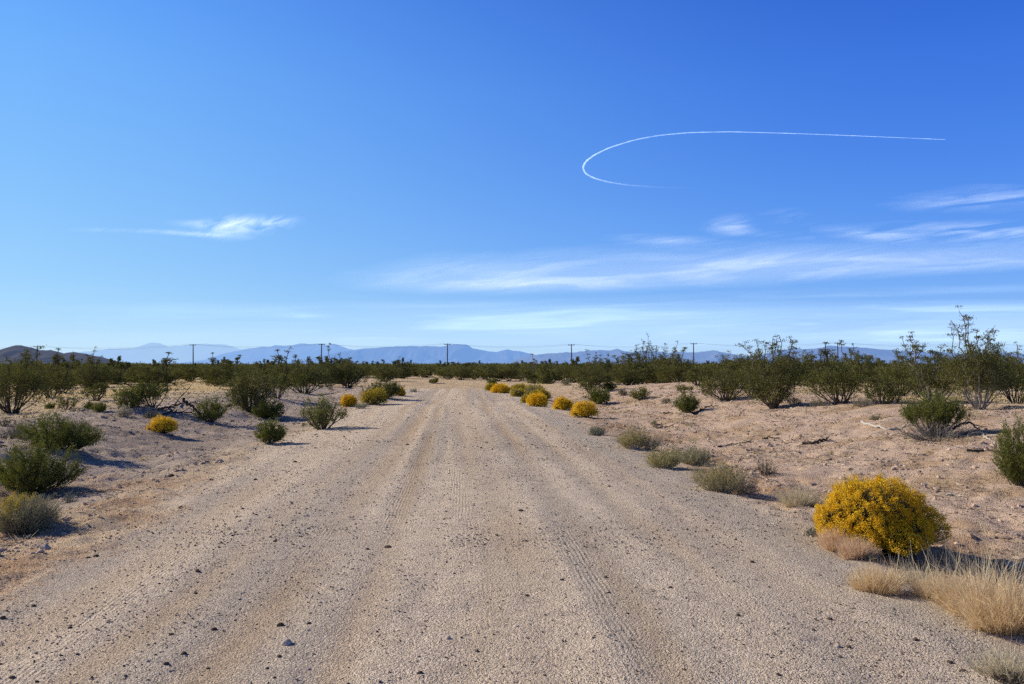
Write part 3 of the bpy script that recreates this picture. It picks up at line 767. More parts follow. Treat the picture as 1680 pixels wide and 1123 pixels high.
creo(1606, 672, 566, 112, 'tall creosote with one sprig rising highest above the horizon', nstem=24, sprigs=9, sprig_h=1.62, low=.35, mats=('creo', 'bark_grey'))
creo(1535, 662, 582, 96, 'creosote with row of black tufted sprigs left of the highest sprig', nstem=22, sprigs=8, sprig_h=1.35, low=.3, mats=('creo', 'bark_grey'))
creo(1478, 650, 584, 76, 'creosote with low sprigs behind the flat topped green bush', nstem=20, sprigs=5, sprig_h=1.3)
creo(1668, 664, 590, 74, 'creosote with bare splayed stems at the right edge', nstem=18, low=.4)
creo(1447, 664, 612, 64, 'low olive creosote with grey bare stems on its left', nstem=22, low=.25)
creo(1378, 664, 590, 104, 'creosote with leaning black trunk and arching pale stems', nstem=20, low=.35, lean=(-.08, 0), sprigs=3, sprig_h=1.15)
creo(1268, 668, 572, 96, 'tall narrow creosote with feathery crown above the horizon', nstem=28, low=.15, sprigs=9, sprig_h=1.28)
creo(1190, 657, 604, 92, 'broad dark creosote left of the tall feathery one', nstem=26, low=.2)
creo(1232, 650, 600, 64, 'dark creosote hidden behind the tall feathery one', nstem=18)
creo(1066, 629, 577, 120, 'wide dark creosote clump crowned with many sprigs beside a utility pole', nstem=34, low=.1, sprigs=12, sprig_h=1.45)
creo(978, 633, 592, 66, 'creosote with crooked pale trunk above the small bank shrub', nstem=18, low=.3, sprigs=5, sprig_h=1.35)
creo(880, 629, 600, 72, 'grey twiggy creosote behind the pale rabbitbrush', nstem=26, dens=1.6, low=.3, sprigs=5, sprig_h=1.5, mats=('creo', 'bark_grey'))
creo(835, 625, 602, 36, 'dark low creosote right of the road end', nstem=16)
creo(930, 626, 600, 56, 'dark creosote between the grey twiggy one and a utility pole', nstem=18)
creo(1145, 634, 606, 54, 'olive creosote in the gap beside the narrow green shrub', nstem=16)
creo(1120, 646, 634, 30, 'very low scrubby bush at the back of the bank', nstem=12, mats=('dense', 'bark'))
creo(757, 624, 600, 44, 'dark creosote in the middle of the thicket closing off the road', nstem=18, low=.1)
creo(735, 623, 602, 40, 'creosote on the left side of the thicket closing off the road', nstem=18, low=.1)
creo(778, 623, 601, 36, 'creosote on the right side of the thicket closing off the road', nstem=18, low=.1)
creo(700, 615, 600, 20, 'small dark creosote beyond the sand at the road end', nstem=14)
creo(676, 616, 600, 26, 'creosote behind bare sand left of the road end', nstem=14)
creo(812, 620, 604, 20, 'small upright creosote beside the thicket closing off the road', nstem=14)
for px, py, top, w, lb in ((1345, 668, 655, 30, 'low grey tuft under the leaning black trunk'), (1303, 664, 650, 24, 'low grey tuft right of the tall feathery creosote'), (1415, 668, 652, 40, 'grey leafless tangle between two low creosotes'),
                           (1437, 690, 682, 18, 'tiny grey cushion on the bank crest'), (1092, 664, 654, 22, 'tiny grey tuft on the bank behind the narrow green shrub')):
    wiry(px, py, top, w, lb, nstem=50, nl=350)

# ------------------------------------------------------------------ creosote filling the plain: copies of a few bushes
PROTO = []
for i in range(9):
    sg = (0, 3, 0, 5, 2, 0, 6, 0, 4)[i]
    PROTO.append(creosote(2.0, 1.5, .055, 900 + i, nstem=18 + i % 4 * 3, dens=3.2, low=(.06, .25, .12)[i % 3], sprigs=sg, sprig_h=1.45, open_=1 + .2 * (i % 2)))
PROTO1 = [creosote(2.0, 1.45, .10, 930 + i, nstem=16, dens=3.4, low=.05, sprigs=(0, 3, 0, 4, 0)[i], sprig_h=1.4, one=True) for i in range(5)]

POLES = [(60, 568), (317, 565), (527, 564), (734, 564), (938, 565), (1138, 563), (1375, 562)]
ORD = ['first', 'second', 'third', 'fourth', 'fifth', 'sixth', 'seventh']
def zone(px):
    k = sum(px > p for p, _ in POLES)
    if k == 0: return 'left of the leftmost pole'
    if k == 7: return 'right of the rightmost pole'
    return f'between the {ORD[k-1]} and {ORD[k]} poles from left'

def clear(x, y):
    px = 840 + F * x / y; u = x + SLANT * y
    if -6.5 < u < 6 and y < 70: return False
    if u < 0 and y < 47: return False
    if u < 0 and y < 56 and u > -10: return False
    if u > 0 and y < 36: return False
    if 636 < px < 800 and y < 88: return False
    if 800 <= px < 960 and y < 58: return False
    return True
fill = []
for it in range(60000):
    if len(fill) >= 252: break
    y = math.sqrt(R_.uniform(34 ** 2, 118 ** 2)); x = R_.uniform(-.72, .72) * y
    if not clear(x, y): continue
    r = R_.uniform(1.0, 1.9)
    if any((x - a) ** 2 + (y - b) ** 2 < (.58 * (r + c)) ** 2 for a, b, c in TAKEN): continue
    TAKEN.append((x, y, r)); fill.append((x, y, r))
fill.sort(key=lambda f: f[1])
for i, (x, y, r) in enumerate(fill):
    p = (x, y, float(ground_z(x, y)) - .02); px = 840 + F * x / y
    z = zone(px); deep = 'front' if y < 62 else ('middle' if y < 88 else 'back')
    lb = f'dark creosote in the {deep} scrub {z}'
    gp = f'creosote in the {deep} scrub {z}'
    s = (r * R_.uniform(.9, 1.15), r * R_.uniform(.9, 1.15), R_.uniform(.92, 1.24))
    if y < 62:
        o = put('creosote_bush', PROTO[R_.integers(0, 9)], p, lb, 'bush', gp, R_.uniform(0, 6.28), s)
    else:
        o = link('creosote_bush', PROTO1[R_.integers(0, 5)], None, p); o.rotation_euler[2] = R_.uniform(0, 6.28); o.scale = s
        tag(o, lb, 'bush', gp)

# the far scrub that reads as one mass
def far_scrub():
    b = MB(); n = 7600
    y = 100 + (1100 - 100) * R_.random(n) ** 1.9; x = R_.uniform(-.75, .75, n) * y
    px = 840 + F * x / y
    keep = ~((px > 636) & (px < 724) & (y < 135)); x, y = x[keep], y[keep]; n = len(x)
    z = ground_z(x, y); r = R_.uniform(.8, 1.7, n); h = R_.uniform(1.1, 1.9, n)
    q = y / 785.0
    cnt = np.clip(2.2 * 2 * r * h / (q * q * 1.4), 8, 190).astype(int)
    i = np.repeat(np.arange(n), cnt); m = len(i)
    d = unit(R_.normal(size=(m, 3))) * R_.random((m, 1)) ** .4
    C = np.stack([x[i] + d[:, 0] * r[i], y[i] + d[:, 1] * r[i], z[i] + h[i] * (.52 + .5 * d[:, 2])], -1)
    V, Fc = leaves(C, R_.normal(size=(m, 3)), q[i] * R_.uniform(.9, 1.8, m), q[i] * .9)
    tone = np.clip(np.repeat(R_.uniform(.15, .7, n), cnt) + R_.normal(size=m) * .15, 0, 1)
    b.add(V, Fc, np.repeat(tone, 4))
    tag(link('desert_scrub', b.mesh('desert_scrub', M['creo'])), 'dark band of far creosote scrub along the horizon', kind='stuff')
far_scrub()

# short dry grass on the flats, litter and low weeds: nobody could count them
def ground_blades(name, label, n, fx, fy, mask, L0, L1, wd, mat, lay=0.0, tuft=6):
    y = fy(R_.random(n)); x = fx(R_.uniform(-1, 1, n), y); k = mask(x, y) > R_.random(n); x, y = x[k], y[k]
    x = np.repeat(x, tuft) + R_.normal(size=len(x) * tuft) * .035; y = np.repeat(y, tuft) + R_.normal(size=len(y) * tuft) * .035
    m = len(x); C = np.stack([x, y, ground_z(x, y)], -1)
    D = R_.normal(size=(m, 3)) * np.array([.5, .5, .1]) + np.array([0, 0, 1 - lay])
    if lay: D[:, 2] = np.abs(D[:, 2]) * .6 + .04
    px_m = y / 785.0
    V, Fc = leaves(C, D, R_.uniform(L0, L1, m), np.maximum(wd, .5 * px_m))
    tag(link(name, MB().add(V, Fc, np.repeat(np.clip(R_.normal(.5, .25, m), 0, 1), 4)).mesh(name, M[mat])), label, kind='stuff')
def m_flat(x, y):
    u = x + SLANT * y
    n1 = fbm(x / 3.1, y / 3.1, 61, 4)
    return np.maximum(sstep(12.5, 16, u), sstep(-9.5, -12.5, u)) * sstep(-.3, .4, n1) * (.3 + .7 * sstep(10, 24, y))
ground_blades('dry_grass', 'short yellow dry grass over the flats on both sides', 26000, lambda a, y: a * (.7 * y + 2), lambda t: 13 + 60 * t ** 1.4, m_flat, .05, .16, .004, 'straw')
def m_off(x, y):
    e = road_edge(x, y); return sstep(0.0, -1.0, e) * np.clip(.35 + .8 * fbm(x / 1.1, y / 1.1, 81, 3), 0, 1)
ground_blades('plant_litter', 'dark dry twigs and plant litter strewn over the banks', 46000, lambda a, y: a * (.7 * y + 2), lambda t: 4 + 38 * t ** 1.5, m_off, .04, .22, .005, 'dead_dark', lay=1.0, tuft=2)
ground_blades('pale_litter', 'pale dry stalk bits strewn over the banks', 16000, lambda a, y: a * (.7 * y + 2), lambda t: 4 + 38 * t ** 1.5, m_off, .03, .12, .003, 'straw_grey', lay=1.0, tuft=2)
def m_weed(x, y):
    u = x + SLANT * y; e = road_edge(x, y)
    return sstep(-.2, -.9, e) * np.clip(.25 + .9 * fbm(x / 2.1, y / 2.1, 85, 3), 0.03, 1)
ground_blades('dry_weeds', 'small dry weeds and seedlings dotted over the banks', 1500, lambda a, y: a * (.7 * y + 2), lambda t: 6 + 40 * t ** 1.3, m_weed, .05, .17, .004, 'straw_grey', lay=.25, tuft=16)
ground_blades('green_weeds', 'small olive weeds dotted over the banks', 500, lambda a, y: a * (.7 * y + 2), lambda t: 6 + 40 * t ** 1.3, m_weed, .03, .10, .006, 'olive_leaf', lay=.3, tuft=22)
def m_rust(x, y):
    u = x + SLANT * y; n2 = fbm(x / .8, y / .8, 62, 3) + .4 * fbm(x / 3.1, y / 3.1, 61, 4)
    return sstep(-2.8, -3.5, u) * sstep(-8, -5.6, u) * sstep(14, 10, y) * sstep(-.25, .3, n2)
ground_blades('ground_cover', 'low rusty ground cover on the left road shoulder', 20000, lambda a, y: -4.5 + a * 4, lambda t: 4.5 + 9 * t, m_rust, .015, .045, .006, 'straw_pink', lay=.6, tuft=5)

def foot_litter():
    b = MB(); pts = [t for t in TAKEN if t[1] < 60]
    for x0, y0, r in pts:
        n = int(np.clip(90 * r * (1.6 if y0 < 20 else 1), 20, 160)); a = R_.uniform(0, 6.28, n); rr = r * (.25 + .95 * np.sqrt(R_.random(n)))
        x = x0 + np.cos(a) * rr + .15 * r; y = y0 + np.sin(a) * rr * .9
        C = np.stack([x, y, ground_z(x, y) + .004], -1); D = R_.normal(size=(n, 3)) * np.array([1, 1, .12]); D[:, 2] = np.abs(D[:, 2])
        V, Fc = leaves(C, D, R_.uniform(.02, .10, n) * (1 + .01 * y0), np.maximum(.005, .5 * y0 / 785)); b.add(V, Fc, np.repeat(R_.random(n), 4))
    tag(link('leaf_litter', b.mesh('leaf_litter', M['litter'])), 'fallen twigs and leaf litter round the feet of the bushes', kind='stuff')
foot_litter()

# soil clods on the banks
def clods():
    n = 52000; y = 6 + 34 * R_.random(n) ** 1.3; x = R_.uniform(-1, 1, n) * (.7 * y + 1)
    e = road_edge(x, y); k = (e < -.4) & ((x > 0) | (y > 13) | (R_.random(n) < .4)) & (R_.random(n) < np.clip(.45 + 1.1 * fbm(x / 1.6, y / 1.6, 91, 3), 0, 1)); x, y = x[k], y[k]
    s = .010 + .040 * R_.random(len(x)) ** 4
    V, Fc = stones(np.stack([x, y, ground_z(x, y) + s * .2], -1), s)
    tag(link('soil_clods', MB().add(V, Fc, np.repeat(np.clip(R_.normal(.55, .2, len(x)), 0, .85), 12)).mesh('soil_clods', M['clod'])), 'crumbled soil and pebbles over the banks', kind='stuff')
clods()

# ------------------------------------------------------------------ rocks one can tell apart
def rock(px, py, wpx, mat, label, group=None, flat=.6, name='rock'):
    p = ground_at(px, py); r = wpx * p[1] / F / 2
    rng = np.random.default_rng(seed())
    nu, nv = 14, 9
    th = np.linspace(0, 2 * PI, nu, endpoint=False); ph = np.linspace(.02, PI - .02, nv)
    T, Pp = np.meshgrid(th, ph); d = np.stack([np.cos(T) * np.sin(Pp), np.sin(T) * np.sin(Pp), np.cos(Pp)], -1).reshape(-1, 3)
    k = rng.normal(size=(7, 3)); k = unit(k); c = rng.uniform(.62, .95, 7)
    rr = np.ones(len(d))
    for a, cc in zip(k, c):
        dp = d @ a; rr = np.where(dp > .05, np.minimum(rr, cc / np.maximum(dp, .05)), rr)
    V = d * rr[:, None] * np.array([1, .85, flat]) * r; V[:, 2] += r * flat * .22
    i = np.arange(nv - 1)[:, None] * nu; j = np.arange(nu)[None]; j2 = (j + 1) % nu
    Fc = np.stack(np.broadcast_arrays(i + j, i + nu + j, i + nu + j2, i + j2), -1).reshape(-1, 4)
    Fc2 = np.array([np.arange(nu)[::-1]]); 
    b = MB().add(V, Fc, np.full(len(V), rng.uniform(.2, .8)))
    o = link(name, b.mesh(name, M[mat]), None, p); o.rotation_euler[2] = rng.uniform(0, 6)
    return tag(o, label, 'rock', group)
rock(470, 1060, 18, 'rock_pale', 'largest pale grey rock on the near left part of the road', flat=.75)
rock(460, 1028, 13, 'rock_dark', 'dark rock just behind the largest pale rock')
rock(458, 1078, 10, 'rock_dark', 'small dark rock just in front of the largest pale rock')
rock(1038, 738, 19, 'rock_pale', 'flat tan rock at the foot of the upright grey green bush', flat=.45)
rock(735, 1052, 12, 'rock_pale', 'small white rock in the middle of the near road')
rock(847, 1027, 11, 'rock_pale', 'flat pale stone on the road right of the small white rock', flat=.4)
rock(975, 888, 9, 'rock_pale', 'single pale pebble in the right wheel track')
rock(1072, 884, 8, 'rock_pale', 'lone pale pebble toward the right road side')
rock(1374, 1063, 11, 'rock_pale', 'pale stone next to a dark clod near the dry grass')
rock(1392, 1064, 10, 'rock_dark', 'dark clod right beside the pale stone near the dry grass')
rock(280, 779, 11, 'rock_dark', 'dark clod on the left road shoulder beyond the rusty weeds')
rock(324, 942, 11, 'rock_dark', 'dark rock halfway across the left road shoulder')
rock(4, 736, 15, 'rock_dark', 'dark round stone at the left edge beside the rounded shrub')
rock(636, 900, 15, 'rock_dark', 'long dark clod lying across a wheel track', flat=.3)
rock(855, 839, 11, 'rock_dark', 'dark flat clod in the middle of the road', flat=.4)
rock(1502, 1051, 11, 'rock_dark', 'dark clod below the widest dry grass clump')
for px, py, w in ((351, 1036, 11), (281, 1041, 9), (302, 1078, 10), (272, 1095, 10), (54, 996, 9), (5, 1017, 11), (20, 1111, 10), (346, 789, 9), (296, 833, 8), (451, 890, 7), (321, 973, 8), (506, 1027, 8), (158, 915, 10), (145, 917, 8),
                  (507, 1027, 8), (689, 1110, 10), (782, 1069, 9), (922, 949, 8), (993, 948, 8), (864, 976, 8), (1234, 922, 9), (1361, 1018, 10), (1334, 1037, 8), (1558, 1087, 11), (1580, 1099, 10), (1277, 1113, 9), (1211, 1012, 9), (115, 1030, 8), (484, 759, 7), (419, 789, 7), (1100, 967, 7), (668, 730, 6), (1000, 800, 6), (603, 905, 7)):
    rock(px, py, w, 'rock_dark', 'small dark clod lying loose on the gravel', 'small dark clods on the road')

# ------------------------------------------------------------------ dead branches and sticks
def branch(pts, r, mat, label, group=None, lift=None, depth=None, twigs=3, name='dead_branch'):
    rng = np.random.default_rng(seed()); r = r * 1.35
    if depth: P = np.array([at_depth(a, b, depth + .02 * i) for i, (a, b) in enumerate(pts)])
    else: P = np.array([ground_at(a, b) for a, b in pts]); P[:, 2] += r * .7
    o0 = P.mean(0); o0[2] = P[:, 2].min()
    t = np.linspace(0, len(P) - 1, 16); Q_ = np.stack([np.interp(t, np.arange(len(P)), P[:, k]) for k in range(3)], -1)
    Q_[1:-1] = (Q_[:-2] + 2 * Q_[1:-1] + Q_[2:]) / 4
    Q_ += rng.normal(size=Q_.shape) * r * .5
    b = MB(); V, Fc = tubes((Q_ - o0)[None], (r * np.linspace(1, .3, 16))[None], 6, rng); b.add(V, Fc, np.full(len(V), .5))
    if twigs:
        i = rng.integers(3, 15, twigs); L = np.linalg.norm(P[-1] - P[0])
        B = Q_[i] - o0; E = B + unit(unit(P[-1] - P[0]) * .8 + rng.normal(size=(twigs, 3)) * np.array([.6, .6, .25]) + np.array([0, 0, .15])) * rng.uniform(.12, .35, twigs)[:, None] * L
        V, Fc = tubes(path(B, E, 6, .06, .2, rng), (r * .45 * np.linspace(1, .3, 6))[None].repeat(twigs, 0), 4, rng); b.add(V, Fc, np.full(len(V), .6))
    o = link(name, b.mesh(name, M[mat], smooth=True), None, o0)
    return tag(o, label, 'branch', group)
branch([(1412, 696), (1436, 703), (1457, 708.5), (1479, 703), (1497, 702)], .028, 'dead_pale', 'long bleached branch lying left of the flat topped green bush', twigs=5)
branch([(1317, 729), (1338, 728), (1353, 722), (1364, 724)], .026, 'dead_dark', 'dark forked stick on the middle of the bank slope')
branch([(1180, 734), (1198, 728), (1219, 727), (1236, 726)], .017, 'dead_dark', 'thin grey stick low on the bank behind the bushy weed', twigs=5)
branch([(1251, 719), (1260, 716), (1276, 719)], .02, 'dead_dark', 'short dark stick on the bank above the thin grey stick')
branch([(1589, 749), (1606, 748), (1620, 745), (1629, 748)], .018, 'dead_dark', 'dark stick on the bank near the right edge shrub')
branch([(1564, 706), (1572, 697), (1586, 694), (1598, 697), (1607, 706), (1609, 714)], .022, 'dead_dark', 'dark arched dead branch right of the flat topped green bush', depth=float(ground_at(1590, 716)[1]))
branch([(1598, 716), (1611, 717), (1620, 725), (1630, 730)], .022, 'dead_pale', 'white crooked branch below the dark arched one')
branch([(1551, 816), (1566, 814), (1582, 817)], .012, 'dead_pale', 'small white stick on the slope above the large rabbitbrush', twigs=1)
branch([(1137, 680), (1150, 674), (1160, 669), (1178, 668)], .03, 'dead_dark', 'curved dark branch right of the narrow bright green shrub', twigs=1)
branch([(1071, 700), (1082, 704), (1092, 699), (1112, 696)], .024, 'dead_dark', 'forked dark stick behind the upright grey green bush', twigs=3)
branch([(1088, 680), (1096, 677), (1104, 677)], .018, 'dead_dark', 'tiny dark stick left of the narrow bright green shrub', twigs=2)
branch([(258, 674), (282, 671), (305, 662)], .03, 'dead_dark', 'long low dark branch of the dead pile on the left bank', twigs=4)
branch([(303, 656), (318, 669), (328, 686)], .035, 'dead_dark', 'thick dark branch propped up in the dead pile', twigs=3, depth=float(ground_at(322, 688)[1]))
branch([(268, 682), (293, 677), (322, 680)], .025, 'dead_dark', 'lowest twiggy branch of the dead pile on the left bank', twigs=7)
branch([(372, 668), (388, 664), (402, 672)], .022, 'dead_dark', 'dark stick under the tall dense dark creosote', twigs=4)
branch([(117, 787), (125, 781)], .008, 'dead_pale', 'short white stick right of the dark rounded shrub', twigs=0)

# ------------------------------------------------------------------ utility poles and wires
PD = 280.0
def pole(px, top, i):
    b0 = at_depth(px, 600, PD); zt = float(at_depth(px, top, PD)[2]); gz = float(ground_z(b0[0], PD))
    o = link('utility_pole', None, None, (b0[0], PD, gz)); 
    tag(o, f'dark wooden utility pole with short crossarm, {ORD[i]} of seven from the left', 'utility pole', 'utility poles along the horizon')
    H = zt - gz; o.rotation_euler = (math.radians((-.5, .7, 0, -.3, .6, -.8, .4)[i]), math.radians((.6, -.4, .5, 0, -.7, .3, -.5)[i]), math.radians((8, -5, 12, 3, -9, 6, -14)[i]))
    P = np.array([[[0, 0, -.3], [0, 0, H * .5], [0, 0, H]]]); V, Fc = tubes(P, np.array([[.22, .19, .15]]), 10)
    link('pole', MB().add(V, Fc).mesh('pole', M['pole']), o)
    bx = np.array([[x, y, z] for x in (-1, 1) for y in (-.09, .09) for z in (-.09, .09)]); bf = np.array([[0, 1, 3, 2], [4, 6, 7, 5], [0, 4, 5, 1], [2, 3, 7, 6], [0, 2, 6, 4], [1, 5, 7, 3]])
    link('crossarm', MB().add(bx * np.array([1.15, 1, 1]) + np.array([0, -.27, H - .35]), bf).mesh('crossarm', M['pole']), o)
    for s in (-1.0, 1.0):
        P = np.array([[[s, -.27, H - .26], [s, -.27, H - .2], [s, -.27, H - .12], [s, -.27, H - .02]]]); V, Fc = tubes(P, np.array([[.05, .09, .09, .04]]), 8)
        link('insulator', MB().add(V, Fc).mesh('insulator', M['pole']), o)
    return b0[0], gz + H
tops = [pole(px, t, i) for i, (px, t) in enumerate(POLES)]
ext = [(tops[0][0] - 55, tops[0][1])] + tops + [(tops[-1][0] + 50, tops[-1][1]), (tops[-1][0] + 100, tops[-1][1])]
for s, lb in ((-1.0, 'upper thin dark wire strung along all the utility poles'), (1.0, 'lower thin dark wire strung along all the utility poles')):
    pts = []
    for (xa, za), (xb, zb) in zip(ext[:-1], ext[1:]):
        for t in np.linspace(0, 1, 14)[:-1]:
            pts.append([xa + (xb - xa) * t + s, PD - .27, za + (zb - za) * t - (1.05 if s < 0 else 1.5) * 4 * t * (1 - t) + (0 if s < 0 else -.02)])
    pts = np.array(pts); V, Fc = tubes(pts[None], np.full((1, len(pts)), .018), 5)
    tag(link('power_line', MB().add(V, Fc).mesh('power_line', M['pole'])), lb, 'wire', 'wires of the pole line')

# ------------------------------------------------------------------ hills and mountains far off
def rangem(name, prof, D, depth, mat, sd, rough, kind='structure', label=None):
    px = np.array([p for p, _ in prof], float); py = np.array([p for _, p in prof], float)
    n = 420; qx = np.linspace(px[0], px[-1], n); top = np.interp(qx, px, py)
    X_ = (qx - 840) / F * D; Ht = np.maximum(0, (HOR - top) / F * D) * (1.14 if sd in (201, 205, 206) else 1.04)
    m = 46; tt = np.linspace(-1, .6, m)
    XX, TT = np.meshgrid(X_, tt); H0 = np.broadcast_to(Ht, XX.shape)
    YY = D + TT * depth
    ridge = np.where(TT < 0, (1 - np.abs(TT)) ** 1.35, (1 - TT / .6) ** 1.2)
    s = depth * .35
    w = XX + .35 * s * fbm(XX / s * 1.3, TT * 2, sd + 5, 3)
    gul = np.abs(fbm(w / s * 2.4, TT * 1.3, sd, 5, .55))
    side = 1 - np.abs(TT); 
    ZZ = H0 * ridge * (1 - rough * (1 - gul * 1.7) * np.clip(np.abs(TT) * 3.0, 0, 1)) 
    ZZ = ZZ + H0 * rough * .10 * fbm(XX / s * 7, TT * 5, sd + 9, 4) * (np.abs(TT) < .98)
    ZZ[0] = -40; ZZ[-1] = -40; ZZ[:, 0] = np.minimum(ZZ[:, 0], 0); ZZ[:, -1] = np.minimum(ZZ[:, -1], 0)
    ix = np.arange(n * m).reshape(m, n); q = np.stack([ix[:-1, :-1], ix[:-1, 1:], ix[1:, 1:], ix[1:, :-1]], -1).reshape(-1, 4)
    o = link(name, MB().add(np.stack([XX, YY, ZZ], -1), q).mesh(name, mat, smooth=True))
    tag(o, label, None, None, kind)
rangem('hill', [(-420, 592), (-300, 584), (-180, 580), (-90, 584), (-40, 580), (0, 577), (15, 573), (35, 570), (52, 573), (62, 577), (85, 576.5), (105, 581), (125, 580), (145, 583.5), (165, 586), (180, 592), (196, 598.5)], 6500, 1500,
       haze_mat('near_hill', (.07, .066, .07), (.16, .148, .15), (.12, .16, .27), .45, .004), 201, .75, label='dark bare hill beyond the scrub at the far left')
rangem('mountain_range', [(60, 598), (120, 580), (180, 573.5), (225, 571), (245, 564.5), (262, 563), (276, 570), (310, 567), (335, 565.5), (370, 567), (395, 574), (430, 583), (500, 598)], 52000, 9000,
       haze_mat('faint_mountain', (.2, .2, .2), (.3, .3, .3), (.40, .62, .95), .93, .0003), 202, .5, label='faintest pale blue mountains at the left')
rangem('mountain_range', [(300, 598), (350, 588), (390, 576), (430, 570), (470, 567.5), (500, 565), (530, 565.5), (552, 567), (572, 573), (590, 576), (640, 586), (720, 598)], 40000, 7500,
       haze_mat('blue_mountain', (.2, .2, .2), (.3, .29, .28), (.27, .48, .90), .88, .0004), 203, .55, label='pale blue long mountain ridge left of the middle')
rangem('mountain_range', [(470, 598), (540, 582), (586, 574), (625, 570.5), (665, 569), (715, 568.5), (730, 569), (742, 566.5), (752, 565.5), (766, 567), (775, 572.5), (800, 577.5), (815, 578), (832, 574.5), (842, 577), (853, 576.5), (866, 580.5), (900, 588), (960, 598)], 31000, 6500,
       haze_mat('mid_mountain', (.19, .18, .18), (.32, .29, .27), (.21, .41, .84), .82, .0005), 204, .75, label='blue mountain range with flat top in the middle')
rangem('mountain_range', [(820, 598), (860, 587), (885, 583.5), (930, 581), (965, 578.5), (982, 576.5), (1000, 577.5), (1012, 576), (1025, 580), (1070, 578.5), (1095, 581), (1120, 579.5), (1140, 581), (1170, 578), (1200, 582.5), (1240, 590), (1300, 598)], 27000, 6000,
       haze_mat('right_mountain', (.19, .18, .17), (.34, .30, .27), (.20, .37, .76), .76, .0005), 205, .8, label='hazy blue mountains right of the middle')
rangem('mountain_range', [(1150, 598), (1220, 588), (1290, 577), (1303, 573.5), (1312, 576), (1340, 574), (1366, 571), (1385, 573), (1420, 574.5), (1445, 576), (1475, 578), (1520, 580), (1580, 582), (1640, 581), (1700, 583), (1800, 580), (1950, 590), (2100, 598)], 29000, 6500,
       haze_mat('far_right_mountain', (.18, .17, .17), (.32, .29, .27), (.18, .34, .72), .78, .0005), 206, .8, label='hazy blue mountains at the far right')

# ------------------------------------------------------------------ contrail and clouds at their real height
def contrail():
    K = np.array([(1551, 229.3, 1.2, .95), (1500, 227.3, 1.7, .9), (1400, 223, 2.2, .8), (1300, 219.3, 2.6, .75), (1200, 216.5, 3.0, .8), (1130, 217.8, 3.2, .85), (1080, 222.5, 3.4, .9), (1040, 230, 3.6, .95), (1000, 242.5, 4.0, 1), (975, 254.5, 4.6, 1),
                  (961, 265, 5.4, 1), (956, 275, 6.2, .95), (960, 285, 6.2, .62), (975, 293, 5.6, .42), (1000, 299.5, 5.4, .27), (1030, 304, 5.2, .17), (1070, 307, 5, .09), (1110, 308.5, 5, .04), (1150, 309, 5, .0)])
    P = np.array([at_height(a, b, 10500.0) for a, b, _, _ in K])
    d = np.concatenate([[0], np.cumsum(np.linalg.norm(np.diff(P[:, :2], axis=0), axis=1))])
    n = 2400; t = np.linspace(0, d[-1], n)
    def sm(v):
        v = np.interp(t, d, v); k = np.hanning(121); k /= k.sum(); return np.convolve(np.pad(v, 60, mode='reflect', reflect_type='odd'), k, 'valid')
    C = np.stack([sm(P[:, 0]), sm(P[:, 1]), sm(P[:, 2])], -1)
    dist = np.linalg.norm(C, axis=1)
    w = sm(K[:, 2]) * dist / F * .20; al = np.clip(sm(K[:, 3]), 0, 1)
    puff = 1 + .05 * np.sin(t / 120.0) * sstep(.05, .5, t / d[-1])
    rs = w * puff * (1 + .30 * fbm(t / 180, t * 0, 301, 4))
    V, Fc = tubes(C[None], rs[None], 8)
    a = np.repeat(np.clip(al * .29 * (1 + .35 * fbm(t / 500, t * 0, 302, 3)) * (1 + .25 * fbm(t / 90, t * 0, 303, 2)), 0, 1), 8)
    tag(link('contrail', MB().add(V, Fc, a).mesh('contrail', M['cloud'], smooth=True)), 'white looping contrail curving across the blue sky', 'contrail')
contrail()

def cloud(name, label, box, fn, Zc, n=(260, 120), group=None, kind=None, cat='cloud'):
    """thin cloud sheet at height Zc; box in compass bearing (tan) and slope, density fn(bearing, slope)"""
    a = np.linspace(box[0], box[1], n[0]); e = np.linspace(box[2], box[3], n[1])
    A, E = np.meshgrid(a, e)
    dY = (Zc - EYE) / E; XX = A * dY
    den = np.clip(fn(A, E, XX / 1000, dY / 1000), 0, 1)
    ix = np.arange(A.size).reshape(A.shape)
    q = np.stack([ix[:-1, :-1], ix[:-1, 1:], ix[1:, 1:], ix[1:, :-1]], -1).reshape(-1, 4)
    q = q[den.ravel()[q].max(1) > .012]
    us = np.unique(q); mp = np.zeros(A.size, np.int64); mp[us] = np.arange(len(us))
    V = np.stack([XX, dY, np.full(A.shape, Zc)], -1).reshape(-1, 3)[us]
    tag(link(name, MB().add(V, mp[q], den.ravel()[us]).mesh(name, M['cloud'])), label, cat if kind is None else None, group, kind)
def B(px): return (px - 840) / F
def S(py): return (HOR - py) / F
def lens(A, E, px, py, wl, wr, hu, hd, slope=0.0):
    x = (A - B(px)) * F; y = (E - S(py)) * F - slope * x
    return np.exp(-np.where(x < 0, (x / wl) ** 2, (x / wr) ** 2) - np.where(y > 0, (y / hu) ** 2, (y / hd) ** 2))
def wisps(X_, Y_, sd, fx, fy, shear=0.0):
    wx = X_ + shear * Y_
    n = fbm(wx / fx + .6 * fbm(wx / fx * .7, Y_ / fy * .7, sd + 20, 3), Y_ / fy + .8 * fbm(wx / fx * .8, Y_ / fy * .8, sd + 30, 3), sd, 6, .58)
    return n
